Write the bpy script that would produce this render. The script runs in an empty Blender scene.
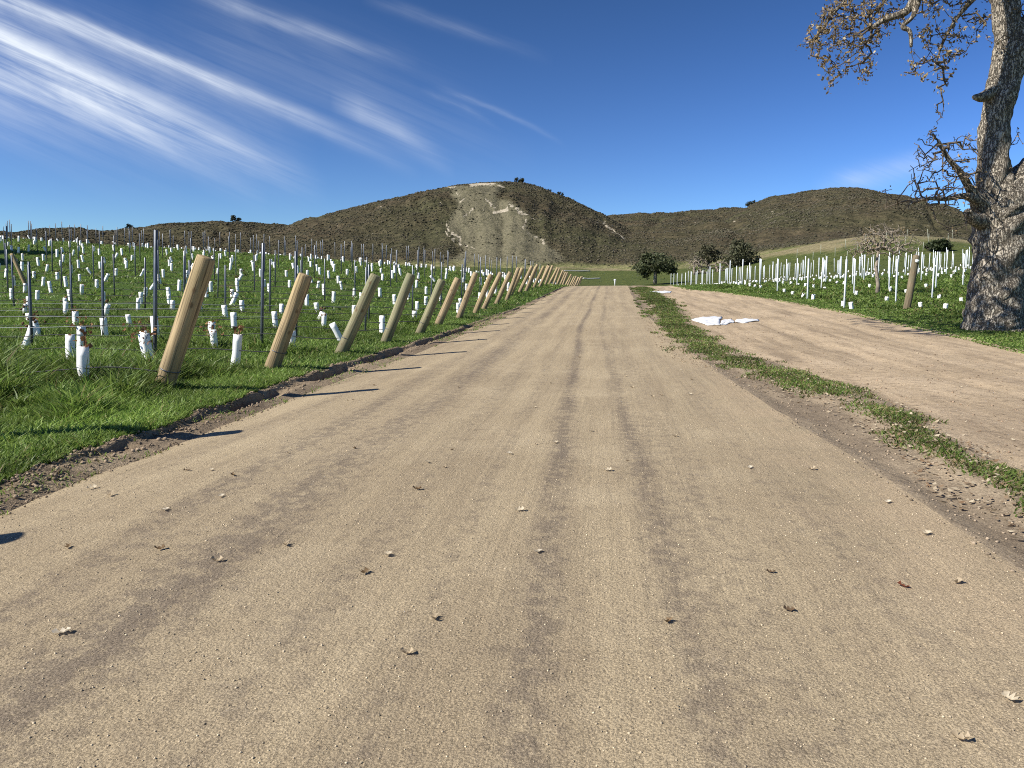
import bpy, math, random
import numpy as np
from mathutils import Vector

random.seed(7)
rng = np.random.default_rng(7)
scene = bpy.context.scene
COL = scene.collection

# ------------------------------------------------------------------ camera
FPX = 770.0
W, Hh = 1024, 768
CAM = np.array([0.0, 0.0, 1.6])
YAW = math.atan(98 / 770.0)            # the road runs along +Y, a little right of the view
PITCH = math.atan(74 / 770.0)          # true horizon 74 px above the middle
SLOPE = math.tan(math.atan(116 / 770.0) - PITCH)   # the whole lane climbs gently
cy, sy, cp, sp = math.cos(YAW), math.sin(YAW), math.cos(PITCH), math.sin(PITCH)
F = np.array([-sy * cp, cy * cp, -sp])
R = np.array([cy, sy, 0.0])
U = np.cross(R, F)


def proj(P):
    d = np.asarray(P, float) - CAM
    z = d @ F
    z = np.where(np.abs(z) < 1e-6, 1e-6, z)
    return 512 + FPX * (d @ R) / z, 384 - FPX * (d @ U) / z, z


def ray(px, py):
    v = F + R * ((px - 512) / FPX) + U * ((384 - py) / FPX)
    return v / np.linalg.norm(v)


def at_depth(px, py, depth):
    """point seen at that pixel of the photograph, 'depth' metres along the view axis"""
    return CAM + depth * (F + R * ((px - 512) / FPX) + U * ((384 - py) / FPX))


# ------------------------------------------------------------------ noise
def _hash(ix, iy, s):
    n = (ix.astype(np.int64) * 374761393 + iy.astype(np.int64) * 668265263 + s * 2147483647) & 0xFFFFFFFF
    n = ((n ^ (n >> 13)) * 1274126177) & 0xFFFFFFFF
    n = n ^ (n >> 16)
    return (n & 0xFFFFFF) / float(0xFFFFFF)


def vnoise(x, y, s=0):
    x = np.asarray(x, float); y = np.asarray(y, float)
    ix, iy = np.floor(x), np.floor(y)
    fx, fy = x - ix, y - iy
    fx = fx * fx * (3 - 2 * fx); fy = fy * fy * (3 - 2 * fy)
    a = _hash(ix, iy, s); b = _hash(ix + 1, iy, s); c = _hash(ix, iy + 1, s); d = _hash(ix + 1, iy + 1, s)
    return (a * (1 - fx) + b * fx) * (1 - fy) + (c * (1 - fx) + d * fx) * fy


def fbm(x, y, o=4, s=0):
    t = 0; a = 0.5; n = 0
    for i in range(o):
        t = t + a * vnoise(x * 2 ** i + 17.3 * i, y * 2 ** i - 9.1 * i, s + i); n += a; a *= 0.5
    return t / n * 2 - 1


def sstep(a, b, x):
    t = np.clip((x - a) / (b - a), 0, 1)
    return t * t * (3 - 2 * t)


# ------------------------------------------------------------------ terrain
_PY = np.array([-60, 0, 4, 7, 9, 12, 17, 22, 30, 40, 46, 54, 62, 68, 75, 85, 100, 120, 160, 200, 230, 260, 300, 400])
_PZ = np.array([0, 0, 0, -.04, -.10, -.20, -.31, -.36, -.38, -.34, -.22, -.07, -.02, -.02, -.10, -.45, -1.05, -1.6, -1.9, -1.0, .6, 2.4, 5, 9.0])
_fy = np.arange(-60, 400, 0.5)
_fz = np.interp(_fy, _PY, _PZ)
_k = np.hanning(15); _k /= _k.sum()
_fz = np.convolve(np.pad(_fz, 7, mode='edge'), _k, mode='valid')


def H0(X, Y):
    X = np.asarray(X, float); Y = np.asarray(Y, float)
    z = SLOPE * Y + np.interp(Y, _fy, _fz)
    u = np.maximum(0, -X - 5.5)
    k = 0.385 * sstep(12, 84, Y) * (1 - 0.55 * sstep(92, 150, Y))
    z = z + k * ((u + 1) ** 0.66 - 1)
    v = np.clip(X - 10.5, 0, 34)
    z = z + 0.145 * sstep(38, 105, Y) * ((v + 1) ** 0.8 - 1)
    z = z + 6.0 * np.exp(-((X - 64) / 17) ** 2 / 2 - ((Y - 200) / 34) ** 2 / 2)
    z = z + 4.3 * np.exp(-((X - 108) / 30) ** 2 / 2 - ((Y - 200) / 36) ** 2 / 2)
    return z


def hit(px, py, Hf=H0, tmax=420.0):
    d = ray(px, py)
    t = np.geomspace(1.2, tmax, 1600)
    P = CAM + t[:, None] * d
    below = P[:, 2] < Hf(P[:, 0], P[:, 1])
    i = int(np.argmax(below)) if below.any() else len(t) - 1
    a, b = t[max(i - 1, 0)], t[i]
    for _ in range(30):
        m = (a + b) / 2; p = CAM + m * d
        if p[2] < Hf(p[0], p[1]): b = m
        else: a = m
    return CAM + b * d


def edge(pts, jit, seed, scale=1.2):
    P = np.array([hit(x, y)[:2] for x, y in pts])
    o = np.argsort(P[:, 1]); P = P[o]
    gy = np.arange(-60, 420, 0.25)
    gx = np.interp(gy, P[:, 1], P[:, 0])
    kk = np.hanning(17); kk /= kk.sum()
    gx = np.convolve(np.pad(gx, 8, mode='edge'), kk, mode='valid')

    def f(Y):
        return np.interp(Y, gy, gx) + jit * fbm(np.asarray(Y) * scale, np.asarray(Y) * 0 + seed * 7.7, 4, seed)
    return f


eG = edge([(0, 482), (60, 459), (130, 436), (200, 411), (262, 389), (330, 366.5), (400, 344), (470, 321), (520, 304.5), (550, 291.5), (560, 287)], .16, 1, 1.6)
eL = edge([(0, 504), (75, 470), (140, 448), (215, 422), (280, 396), (340, 375), (420, 348), (480, 325), (525, 306.5), (553, 292.5), (564, 287)], .06, 2)
eR = edge([(1024, 568), (998, 553), (878, 475), (800, 425), (715, 370), (667, 332), (640, 310), (630, 292), (629, 287)], .05, 3)
eA = edge([(1024, 512), (982, 489), (909, 441), (834, 400), (694, 355), (663, 327), (649, 302), (640, 291)], .12, 4)
eB = edge([(1024, 476), (956, 439), (886, 398), (745, 354), (692, 327), (674, 302), (655, 292)], .14, 5)
eT = edge([(1024, 350), (960, 336), (900, 323), (860, 314), (800, 303), (760, 297), (720, 291.5), (690, 289.5)], .22, 6, .5)


def H(X, Y):
    X = np.asarray(X, float); Y = np.asarray(Y, float)
    z = H0(X, Y)
    g, l, r, a, b, t = eG(Y), eL(Y), eR(Y), eA(Y), eB(Y), eT(Y)
    near = 1 - sstep(60, 95, Y)
    # road crown and its shallow washboard
    road = sstep(l - .02, l + .02, X) * (1 - sstep(r - .02, r + .02, X))
    z = z - near * 0.10 * np.clip(-(X + 1.2) / 3.4, 0, 1.2) ** 2 * (X > l)
    z = z - near * 0.10 * (X <= l) * (1 - .72 * (1 - sstep(13, 24, Y)) * np.clip((l - X) / np.maximum(l - g, .05) * 1.6, 0, 1))
    z = z + near * road * 0.012 * fbm(X * 1.5, Y * .5, 3, 11)
    # bank and gully on the left
    w = np.maximum(l - g, .05)
    s = (X - g) / w
    fade = near * (1 - .55 * sstep(16, 34, Y))
    off = .16 + .14 * fbm(Y * 1.3, Y * 0 + 3.1, 3, 27)
    dep = np.clip(.115 + .22 * fbm(Y * .75, Y * 0 + 8.2, 3, 21), .01, .16) + .04 * fbm(Y * 5, X * 5, 3, 28)
    gul = sstep(off - .07, off + .05, s) * (1 - sstep(off + .08, off + .55, s))
    z = z - fade * dep * gul
    z = z + fade * (0.025 + .05 * fbm(Y * 3.0, X * 4, 4, 22)) * np.exp(-((X - g - .04) / .10) ** 2)
    z = z + near * .05 * (1 - sstep(g - .3, g + .05, X))
    # broken ground of the verge and the track
    inv = sstep(r, r + .30, X)
    z = z - near * .05 * inv * (1 - sstep(a - .15, a + .15, X))
    z = z + near * .03 * fbm(X * 2.2, Y * 1.6, 4, 23) * inv * (1 - sstep(t, t + .8, X))
    trk = sstep(b - .1, b + .3, X) * (1 - sstep(t - .5, t + .2, X))
    z = z - near * .06 * trk
    z = z - near * .05 * trk * (np.exp(-((X - (b * .6 + t * .4)) / .35) ** 2) + np.exp(-((X - (b * .25 + t * .75)) / .35) ** 2))
    # tussocky fields
    lf = 1 - sstep(g - 1.2, g - .2, X)
    z = z + lf * (.07 * fbm(X * .9, Y * .9, 3, 24) + .12 * fbm(X * .12, Y * .12, 3, 25) * sstep(8, 25, Y))
    rf = sstep(t + .1, t + 1.4, X)
    z = z + rf * (.06 * fbm(X * .9, Y * .9, 3, 26))
    return z


# ------------------------------------------------------------------ mesh helper
class MB:
    def __init__(self):
        self.V = []; self.F = []; self.S = []; self.C = []; self.n = 0

    def add(self, V, Fc, c=None):
        V = np.asarray(V, float).reshape(-1, 3)
        if isinstance(Fc, np.ndarray):
            self.F.append((Fc + self.n).astype(np.int32).ravel()); self.S.append(np.full(len(Fc), Fc.shape[1], np.int32))
        else:
            for f in Fc:
                self.F.append(np.array(f, np.int32) + self.n); self.S.append(np.array([len(f)], np.int32))
        if c is not None:
            c = np.asarray(c, float)
            if c.ndim == 1: c = np.tile(c, (len(V), 1))
            self.C.append(c)
        self.V.append(V); self.n += len(V)

    def mesh(self, name, m, smooth=False):
        me = bpy.data.meshes.new(name)
        V = np.concatenate(self.V); Fi = np.concatenate(self.F); S = np.concatenate(self.S)
        me.vertices.add(len(V)); me.vertices.foreach_set('co', V.astype(np.float32).ravel())
        me.loops.add(len(Fi)); me.loops.foreach_set('vertex_index', Fi)
        st = np.zeros(len(S), np.int32); st[1:] = np.cumsum(S)[:-1]
        me.polygons.add(len(S)); me.polygons.foreach_set('loop_start', st)
        me.update(calc_edges=True)
        if self.C:
            C = np.concatenate(self.C)
            if C.shape[1] == 3: C = np.hstack([C, np.ones((len(C), 1))])
            at = me.color_attributes.new('tint', 'FLOAT_COLOR', 'POINT')
            at.data.foreach_set('color', C.astype(np.float32).ravel())
        if smooth:
            me.polygons.foreach_set('use_smooth', np.ones(len(S), bool))
        for mm in (m if isinstance(m, (list, tuple)) else [m]): me.materials.append(mm)
        return me

    def build(self, name, m, parent=None, smooth=False, loc=None):
        o = bpy.data.objects.new(name, self.mesh(name, m, smooth)); COL.objects.link(o)
        if parent is not None: o.parent = parent
        if loc is not None: o.location = loc
        return o


def inst(name, me, loc=(0, 0, 0), rot=(0, 0, 0), sc=(1, 1, 1), parent=None):
    o = bpy.data.objects.new(name, me); COL.objects.link(o)
    o.location = loc; o.rotation_euler = rot; o.scale = sc
    if parent is not None: o.parent = parent
    return o


def tag(o, label=None, cat=None, group=None, kind=None):
    if label: o['label'] = label
    if cat: o['category'] = cat
    if group: o['group'] = group
    if kind: o['kind'] = kind
    return o


def empty(name, loc, label, cat, group=None):
    o = bpy.data.objects.new(name, None); COL.objects.link(o); o.location = loc; o.empty_display_size = .2
    return tag(o, label, cat, group)


def tube(mb, P, r, n=8, c=None, cap=True, wob=0, seed=0):
    """a tapering tube along polyline P with radius r at each point"""
    P = np.asarray(P, float); k = len(P)
    r = np.broadcast_to(np.asarray(r, float), (k,))
    T = np.gradient(P, axis=0); T /= np.linalg.norm(T, axis=1)[:, None] + 1e-9
    ref = np.array([0, 0, 1.0]) if abs(T[0, 2]) < .9 else np.array([0, 1.0, 0])
    A = np.cross(T, ref); A /= np.linalg.norm(A, axis=1)[:, None] + 1e-9
    B = np.cross(T, A)
    th = np.arange(n) / n * 2 * math.pi
    rr = r[:, None] * np.ones(n)
    if wob: rr = rr * (1 + wob * fbm(np.cos(th)[None, :] * 2 + np.arange(k)[:, None] * .35 + seed, np.sin(th)[None, :] * 2 + np.zeros((k, 1)), 3, seed))
    V = P[:, None] + rr[..., None] * (np.cos(th)[None, :, None] * A[:, None] + np.sin(th)[None, :, None] * B[:, None])
    i = np.arange(k - 1)[:, None] * n; j = np.arange(n)[None, :]; j2 = (j + 1) % n
    Q = np.stack([i + j, i + j2, i + n + j2, i + n + j], -1).reshape(-1, 4)
    mb.add(V.reshape(-1, 3), Q, c)
    if cap:
        mb.F.append(np.arange(n, dtype=np.int32)[::-1] + mb.n - k * n); mb.S.append(np.array([n], np.int32))
        mb.F.append(np.arange(n, dtype=np.int32) + mb.n - n); mb.S.append(np.array([n], np.int32))


def box(mb, c, s, rot=None, col=None):
    v = np.array([[x, y, z] for x in (-.5, .5) for y in (-.5, .5) for z in (-.5, .5)]) * np.array(s)
    if rot is not None: v = v @ np.array(rot.to_matrix()).T
    mb.add(v + np.array(c), [(0, 1, 3, 2), (4, 6, 7, 5), (0, 4, 5, 1), (2, 3, 7, 6), (0, 2, 6, 4), (1, 5, 7, 3)], col)


# ------------------------------------------------------------------ materials
class NT:
    def __init__(self, tree):
        self.t = tree; self.t.nodes.clear()

    def n(self, typ, **k):
        nd = self.t.nodes.new(typ)
        for a, b in k.items(): setattr(nd, a, b)
        return nd

    def l(self, a, b): self.t.links.new(a, b)

    def put(self, sock, v):
        if isinstance(v, bpy.types.NodeSocket): self.l(v, sock)
        elif isinstance(v, (tuple, list)) and sock.type == 'RGBA' and len(v) == 3: sock.default_value = (*v, 1)
        else: sock.default_value = v

    def m(self, op, a, b=0.0, c=0.0, clamp=False):
        nd = self.n('ShaderNodeMath', operation=op, use_clamp=clamp)
        self.put(nd.inputs[0], a); self.put(nd.inputs[1], b); self.put(nd.inputs[2], c)
        return nd.outputs[0]

    def pos(self):
        g = self.n('ShaderNodeNewGeometry'); s = self.n('ShaderNodeSeparateXYZ'); self.l(g.outputs['Position'], s.inputs[0])
        return g.outputs['Position'], s.outputs[0], s.outputs[1], s.outputs[2]

    def vec(self, x, y, z=0.0):
        c = self.n('ShaderNodeCombineXYZ'); self.put(c.inputs[0], x); self.put(c.inputs[1], y); self.put(c.inputs[2], z)
        return c.outputs[0]

    def noise(self, v, scale, detail=3.0, rough=.55, dist=0.0):
        nd = self.n('ShaderNodeTexNoise')
        if v is not None: self.l(v, nd.inputs['Vector'])
        nd.inputs['Scale'].default_value = scale; nd.inputs['Detail'].default_value = detail
        nd.inputs['Roughness'].default_value = rough; nd.inputs['Distortion'].default_value = dist
        return nd.outputs[0]

    def vor(self, v, scale, feat='F1', out=0):
        nd = self.n('ShaderNodeTexVoronoi', feature=feat)
        self.l(v, nd.inputs['Vector']); nd.inputs['Scale'].default_value = scale
        return nd.outputs[out]

    def rng(self, v, a, b, c=0.0, d=1.0):
        nd = self.n('ShaderNodeMapRange', clamp=True); self.put(nd.inputs[0], v)
        for i, q in enumerate((a, b, c, d)): self.put(nd.inputs[i + 1], q)
        return nd.outputs[0]

    def mix(self, f, a, b, typ='MIX'):
        nd = self.n('ShaderNodeMix', data_type='RGBA', blend_type=typ, clamp_factor=True)
        self.put(nd.inputs[0], f); self.put(nd.inputs[6], a); self.put(nd.inputs[7], b)
        return nd.outputs[2]

    def attr(self, name='tint'):
        return self.n('ShaderNodeAttribute', attribute_name=name).outputs['Color']

    def bump(self, h, strength, dist, nrm=None):
        b = self.n('ShaderNodeBump'); self.put(b.inputs['Strength'], strength); b.inputs['Distance'].default_value = dist
        self.l(h, b.inputs['Height'])
        if nrm is not None: self.l(nrm, b.inputs['Normal'])
        return b.outputs[0]

    def out(self, color, rough=.9, nrm=None, spec=.2, trans=0.0, metal=0.0):
        p = self.n('ShaderNodeBsdfPrincipled'); o = self.n('ShaderNodeOutputMaterial')
        self.put(p.inputs['Base Color'], color); self.put(p.inputs['Roughness'], rough)
        p.inputs['Specular IOR Level'].default_value = spec; p.inputs['Metallic'].default_value = metal
        if nrm is not None: self.l(nrm, p.inputs['Normal'])
        sh = p.outputs[0]
        if trans:
            t = self.n('ShaderNodeBsdfTranslucent'); self.put(t.inputs['Color'], color)
            mx = self.n('ShaderNodeMixShader'); mx.inputs[0].default_value = trans
            self.l(sh, mx.inputs[1]); self.l(t.outputs[0], mx.inputs[2]); sh = mx.outputs[0]
        self.l(sh, o.inputs['Surface'])


def material(name):
    m = bpy.data.materials.new(name); m.use_nodes = True
    return m, NT(m.node_tree)


def gauss(n, x, c, w):
    d = n.m('DIVIDE', n.m('SUBTRACT', x, c), w)
    return n.m('EXPONENT', n.m('MULTIPLY', n.m('MULTIPLY', d, d), -1.0))


def mat_road():
    m, n = material('compacted_sand_road'); P, x, y, z = n.pos()
    big = n.noise(P, .35, 4)
    warp = n.m('MULTIPLY', n.m('SUBTRACT', n.noise(n.vec(n.m('MULTIPLY', x, .4), n.m('MULTIPLY', y, .16)), 1.0, 3), .5), 1.1)
    xw = n.m('ADD', x, warp)
    streak = n.noise(n.vec(n.m('MULTIPLY', xw, 3.2), n.m('MULTIPLY', y, .13)), 1.0, 5, .6)
    fine_str = n.noise(n.vec(n.m('MULTIPLY', x, 13.), n.m('MULTIPLY', y, .35)), 1.0, 4, .6)
    blot = n.noise(n.vec(n.m('MULTIPLY', x, 1.4), n.m('MULTIPLY', y, 3.5)), 2.6, 5, .68)
    col = n.mix(n.rng(big, .35, .65), (.390, .313, .203), (.444, .360, .234))
    col = n.mix(n.rng(streak, .36, .66), col, n.mix(1.0, col, (.80, .79, .80), 'MULTIPLY'))
    # wheel tracks: broken bands where tyres have pressed the damp darker aggregate clear
    xs = n.m('ADD', n.m('ADD', x, n.m('MULTIPLY', n.m('MINIMUM', y, 26.0), .029)), n.m('MULTIPLY', warp, .22))
    tr = n.m('MULTIPLY', gauss(n, xs, -.24, .12), .95)
    for c, w, a in ((.45, .13, .62), (.80, .22, .35), (-.75, .10, .35), (-1.25, .16, .35), (-2.05, .30, .75), (-2.75, .22, .6), (1.5, .25, .35), (2.1, .25, .25), (-3.6, .15, .3)):
        tr = n.m('ADD', tr, n.m('MULTIPLY', gauss(n, xs, c, w), a))
    gap = n.rng(n.noise(n.vec(n.m('MULTIPLY', x, .7), n.m('MULTIPLY', y, .20)), 1.0, 3), .30, .56)
    tr = n.m('MULTIPLY', tr, n.m('ADD', n.m('MULTIPLY', gap, .75), .25), clamp=True)
    dash = n.noise(n.vec(n.m('MULTIPLY', x, 3.4), n.m('MULTIPLY', y, 2.8)), 2.6, 8, .78)
    sp = n.noise(P, 9, 7, .72)
    mk = n.m('ADD', n.m('MULTIPLY', dash, .6), n.m('MULTIPLY', sp, .4))
    f1 = n.rng(n.m('ADD', mk, n.m('MULTIPLY', tr, .13)), .525, .60)
    col = n.mix(n.m('MULTIPLY', f1, n.m('ADD', n.m('MULTIPLY', tr, .40), .25)), col, (.115, .092, .080))
    col = n.mix(n.m('MULTIPLY', tr, .20), col, (.150, .122, .100))
    lt = n.m('MULTIPLY', n.rng(n.noise(P, .9, 6, .65), .52, .68), n.m('SUBTRACT', 1.0, tr))
    col = n.mix(n.m('MULTIPLY', lt, .35), col, (.52, .43, .29))
    # loose sand washed to the right-hand edge
    sh = n.m('MULTIPLY', n.rng(x, 1.0, 1.9), n.rng(n.noise(P, 1.3, 3), .38, .56))
    col = n.mix(n.m('MULTIPLY', sh, .7), col, (.43, .335, .22))
    grit = n.noise(P, 120, 3, .85)
    peb = n.vor(P, 70)
    col = n.mix(n.rng(grit, .38, .64), n.mix(1.0, col, (.48, .47, .46), 'MULTIPLY'), n.mix(1.0, col, (1.36, 1.35, 1.32), 'MULTIPLY'))
    spk = n.m('MULTIPLY', n.m('SUBTRACT', 1.0, n.rng(peb, .05, .22)), n.rng(n.noise(P, 30, 2), .5, .62))
    col = n.mix(n.m('MULTIPLY', spk, .55), col, (.55, .49, .40))
    h = n.m('ADD', n.m('MULTIPLY', grit, .6), n.m('MULTIPLY', n.noise(P, 28, 3), .6))
    h = n.m('ADD', h, n.m('MULTIPLY', n.m('SUBTRACT', 1.0, peb), .35))
    b = n.bump(h, .75, .012)
    b = n.bump(n.m('ADD', n.m('MULTIPLY', dash, .9), n.m('MULTIPLY', fine_str, .7)), .55, .022, b)
    n.out(col, .95, b, .12); return m


def mat_dirt(name, base, dark, light, leaves=True):
    m, n = material(name); P, x, y, z = n.pos()
    a = n.noise(P, .8, 5, .6); b_ = n.noise(P, 6, 5, .65); c = n.noise(P, 60, 3, .7)
    long = n.noise(n.vec(n.m('MULTIPLY', x, 2.2), n.m('MULTIPLY', y, .18)), 1.0, 5, .6)
    col = n.mix(n.rng(a, .35, .66), base, light)
    col = n.mix(n.m('MULTIPLY', n.rng(long, .45, .68), .65), col, dark)
    col = n.mix(n.m('MULTIPLY', n.rng(b_, .52, .70), .75), col, dark)
    col = n.mix(n.rng(c, .36, .66), n.mix(1.0, col, (.66, .65, .63), 'MULTIPLY'), n.mix(1.0, col, (1.2, 1.2, 1.18), 'MULTIPLY'))
    h = n.m('ADD', n.m('MULTIPLY', b_, 1.2), n.m('MULTIPLY', c, .4))
    n.out(col, .96, n.bump(h, .9, .03), .1); return m


def mat_field(name, ga, gb, soil, amt):
    m, n = material(name); P, x, y, z = n.pos()
    a = n.noise(P, .45, 5, .62); b_ = n.noise(P, 3.2, 5, .7); c = n.noise(P, 26, 4, .7)
    col = n.mix(n.rng(b_, .35, .66), ga, gb)
    col = n.mix(n.m('MULTIPLY', n.rng(a, amt, amt + .14), .85), col, soil)
    col = n.mix(n.rng(c, .36, .66), n.mix(1.0, col, (.55, .56, .5), 'MULTIPLY'), n.mix(1.0, col, (1.25, 1.25, 1.2), 'MULTIPLY'))
    n.out(col, .95, n.bump(n.m('ADD', b_, n.m('MULTIPLY', c, .5)), 1.0, .10), .1); return m


def mat_tint(name, rough=.85, trans=0.0, spec=.2, nscale=0, amp=.35, bump=0.0):
    m, n = material(name); col = n.attr(); P, x, y, z = n.pos(); nr = None
    if nscale:
        q = n.noise(P, nscale, 4, .65)
        col = n.mix(n.rng(q, .32, .68), n.mix(1.0, col, (1 - amp,) * 3, 'MULTIPLY'), n.mix(1.0, col, (1 + amp,) * 3, 'MULTIPLY'))
        if bump: nr = n.bump(q, .8, bump)
    n.out(col, rough, nr, spec, trans); return m


def mat_wood(name, base, green):
    m, n = material(name)
    tc = n.n('ShaderNodeTexCoord'); s = n.n('ShaderNodeSeparateXYZ'); n.l(tc.outputs['Object'], s.inputs[0])
    oi = n.n('ShaderNodeObjectInfo')
    v = n.vec(n.m('ADD', n.m('MULTIPLY', s.outputs[0], 26), n.m('MULTIPLY', oi.outputs['Random'], 90)), n.m('MULTIPLY', s.outputs[1], 26), n.m('MULTIPLY', s.outputs[2], 1.3))
    g = n.noise(v, 1.0, 5, .62, .4); blot = n.noise(tc.outputs['Object'], 2.6, 4)
    col = n.mix(n.rng(g, .36, .64), tuple(q * .50 for q in base), tuple(q * 1.15 for q in base))
    col = n.mix(n.m('MULTIPLY', n.rng(blot, .42, .62), .6), col, green)
    crack = n.rng(n.noise(n.vec(n.m('MULTIPLY', s.outputs[0], 40), n.m('ADD', n.m('MULTIPLY', s.outputs[1], 36), n.m('MULTIPLY', oi.outputs['Random'], 40)), n.m('MULTIPLY', s.outputs[2], .9)), 1.0, 2), .57, .64)
    col = n.mix(n.m('MULTIPLY', crack, .75), col, (.09, .062, .035))
    kn = n.vor(n.vec(n.m('MULTIPLY', s.outputs[0], 5), n.m('ADD', n.m('MULTIPLY', s.outputs[1], 5), n.m('MULTIPLY', oi.outputs['Random'], 30)), n.m('MULTIPLY', s.outputs[2], 7)), 1.0)
    col = n.mix(n.m('MULTIPLY', n.rng(kn, .20, .10), .7), col, (.13, .08, .04))
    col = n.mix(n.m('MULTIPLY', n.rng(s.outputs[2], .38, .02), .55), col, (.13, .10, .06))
    n.out(col, .85, n.bump(g, .5, .01), .2); return m


def mat_simple(name, c, rough=.6, spec=.3, metal=0.0, nscale=8, amp=.2, bump=0.0):
    m, n = material(name); tc = n.n('ShaderNodeTexCoord')
    q = n.noise(tc.outputs['Object'], nscale, 4, .6)
    col = n.mix(n.rng(q, .3, .7), tuple(v * (1 - amp) for v in c), tuple(min(1, v * (1 + amp)) for v in c))
    n.out(col, rough, n.bump(q, .5, bump) if bump else None, spec, 0.0, metal); return m


def mat_bark():
    m, n = material('oak_bark'); tc = n.n('ShaderNodeTexCoord'); P = tc.outputs['Object']
    s = n.n('ShaderNodeSeparateXYZ'); n.l(P, s.inputs[0])
    wv = n.noise(P, 2.0, 3)
    v = n.vec(n.m('ADD', s.outputs[0], n.m('MULTIPLY', wv, .25)), n.m('ADD', s.outputs[1], n.m('MULTIPLY', wv, .25)), n.m('MULTIPLY', s.outputs[2], .38))
    v = n.vec(n.m('ADD', s.outputs[0], n.m('MULTIPLY', wv, .3)), n.m('ADD', s.outputs[1], n.m('MULTIPLY', wv, .3)), n.m('MULTIPLY', s.outputs[2], .22))
    plate = n.m('ABSOLUTE', n.m('SUBTRACT', n.noise(v, 15, 4, .62, .3), .5)); g = n.noise(v, 44, 5, .75); lich = n.noise(P, 7, 6, .7)
    col = n.mix(n.rng(g, .35, .68), (.17, .145, .112), (.52, .455, .36))
    col = n.mix(n.m('MULTIPLY', n.rng(lich, .48, .62), .6), col, (.55, .50, .40))
    crk = n.rng(plate, .0, .075)
    col = n.mix(crk, (.085, .070, .054), col)
    hgt = n.m('ADD', crk, n.m('MULTIPLY', g, .35))
    n.out(col, .95, n.bump(hgt, 1.0, .05), .1); return m


def mat_hill():
    m, n = material('chaparral_hillside'); P, x, y, z = n.pos()
    f = n.n('ShaderNodeAttribute', attribute_name='tint'); s = n.n('ShaderNodeSeparateColor'); n.l(f.outputs['Color'], s.inputs[0])
    a = n.noise(P, .022, 4, .6); b_ = n.noise(P, .30, 5, .72); c = n.noise(P, 1.1, 4, .7)
    col = n.mix(n.rng(a, .38, .64), (.092, .075, .048), (.076, .074, .041))
    col = n.mix(n.rng(b_, .42, .62), n.mix(1.0, col, (.60, .62, .60), 'MULTIPLY'), n.mix(1.0, col, (1.25, 1.2, 1.15), 'MULTIPLY'))
    scar = n.mix(n.rng(c, .36, .66), (.112, .105, .066), (.205, .182, .118))
    scar = n.mix(n.m('MULTIPLY', n.rng(b_, .52, .64), .55), scar, (.085, .082, .045))
    sf = n.rng(n.m('ADD', s.outputs[0], n.m('MULTIPLY', n.m('SUBTRACT', b_, .5), 1.6)), .30, .70)
    col = n.mix(sf, col, scar)
    grs = n.mix(n.rng(b_, .38, .62), (.13, .15, .05), (.26, .235, .12))
    col = n.mix(s.outputs[2], col, grs)
    rf = n.rng(n.m('ADD', s.outputs[1], n.m('ADD', n.m('MULTIPLY', n.m('SUBTRACT', c, .5), 1.6), n.m('MULTIPLY', n.m('SUBTRACT', b_, .5), 1.8))), .45, .68)
    col = n.mix(rf, col, n.mix(n.rng(c, .3, .7), (.30, .255, .18), (.54, .48, .37)))
    n.out(col, .97, n.bump(n.m('ADD', b_, n.m('MULTIPLY', c, .4)), 1.0, 1.6), .05); return m


M_ROAD = mat_road()
M_VERGE = mat_dirt('verge_soil', (.265, .208, .145), (.135, .104, .075), (.345, .275, .19))
M_TRACK = mat_dirt('track_dirt', (.42, .325, .216), (.20, .152, .105), (.50, .392, .268))
M_BANK = mat_dirt('bank_soil', (.245, .188, .128), (.12, .09, .062), (.335, .265, .18))
M_FIELD = mat_field('field_turf', (.048, .092, .018), (.100, .155, .034), (.16, .13, .07), .57)
M_MEADOW = mat_field('meadow_turf', (.055, .095, .020), (.105, .145, .036), (.16, .135, .07), .58)
M_FAR = mat_field('far_slope_turf', (.080, .118, .030), (.135, .155, .048), (.26, .215, .115), .55)
M_GRASS = mat_tint('grass_blades', .5, .42, .3)
M_CLOD = mat_tint('clods', .95, 0, .1, 40, .35, .01)
M_LEAFB = mat_tint('dry_leaf', .7, .25, .2)
M_FOL = mat_tint('foliage', .6, .22, .25)
M_HILL = mat_hill()
M_SHRUB = mat_tint('hill_shrub', .95, 0, .05, 1.2, .45)
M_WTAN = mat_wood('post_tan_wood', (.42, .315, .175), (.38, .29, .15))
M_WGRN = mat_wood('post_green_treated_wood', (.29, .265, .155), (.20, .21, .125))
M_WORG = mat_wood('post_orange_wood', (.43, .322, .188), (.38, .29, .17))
M_WOLD = mat_wood('post_old_wood', (.21, .165, .105), (.15, .135, .085))
M_STAKE = mat_simple('galvanised_dark_steel', (.085, .095, .11), .42, .5, .55, 14, .3)
M_WSTAKE = mat_simple('white_painted_steel', (.72, .75, .77), .5, .4, 0, 5, .12)
M_TUBE = mat_simple('white_carton', (.88, .87, .84), .55, .3, 0, 7, .05, .004)
M_HOSE = mat_simple('black_hose', (.022, .023, .026), .65, .25, 0, 30, .2)
M_BARK = mat_bark()
M_TWIG = mat_simple('grey_twig', (.105, .085, .065), .9, .1, 0, 12, .4)
M_DEAD = mat_simple('bleached_twig', (.24, .20, .155), .9, .1, 0, 3, .35)
M_TARP = mat_simple('white_tarp', (.70, .70, .685), .45, .4, 0, 6, .06, .03)
M_PIPE = mat_simple('white_pipe', (.62, .58, .50), .5, .3, 0, 3, .1)

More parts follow.
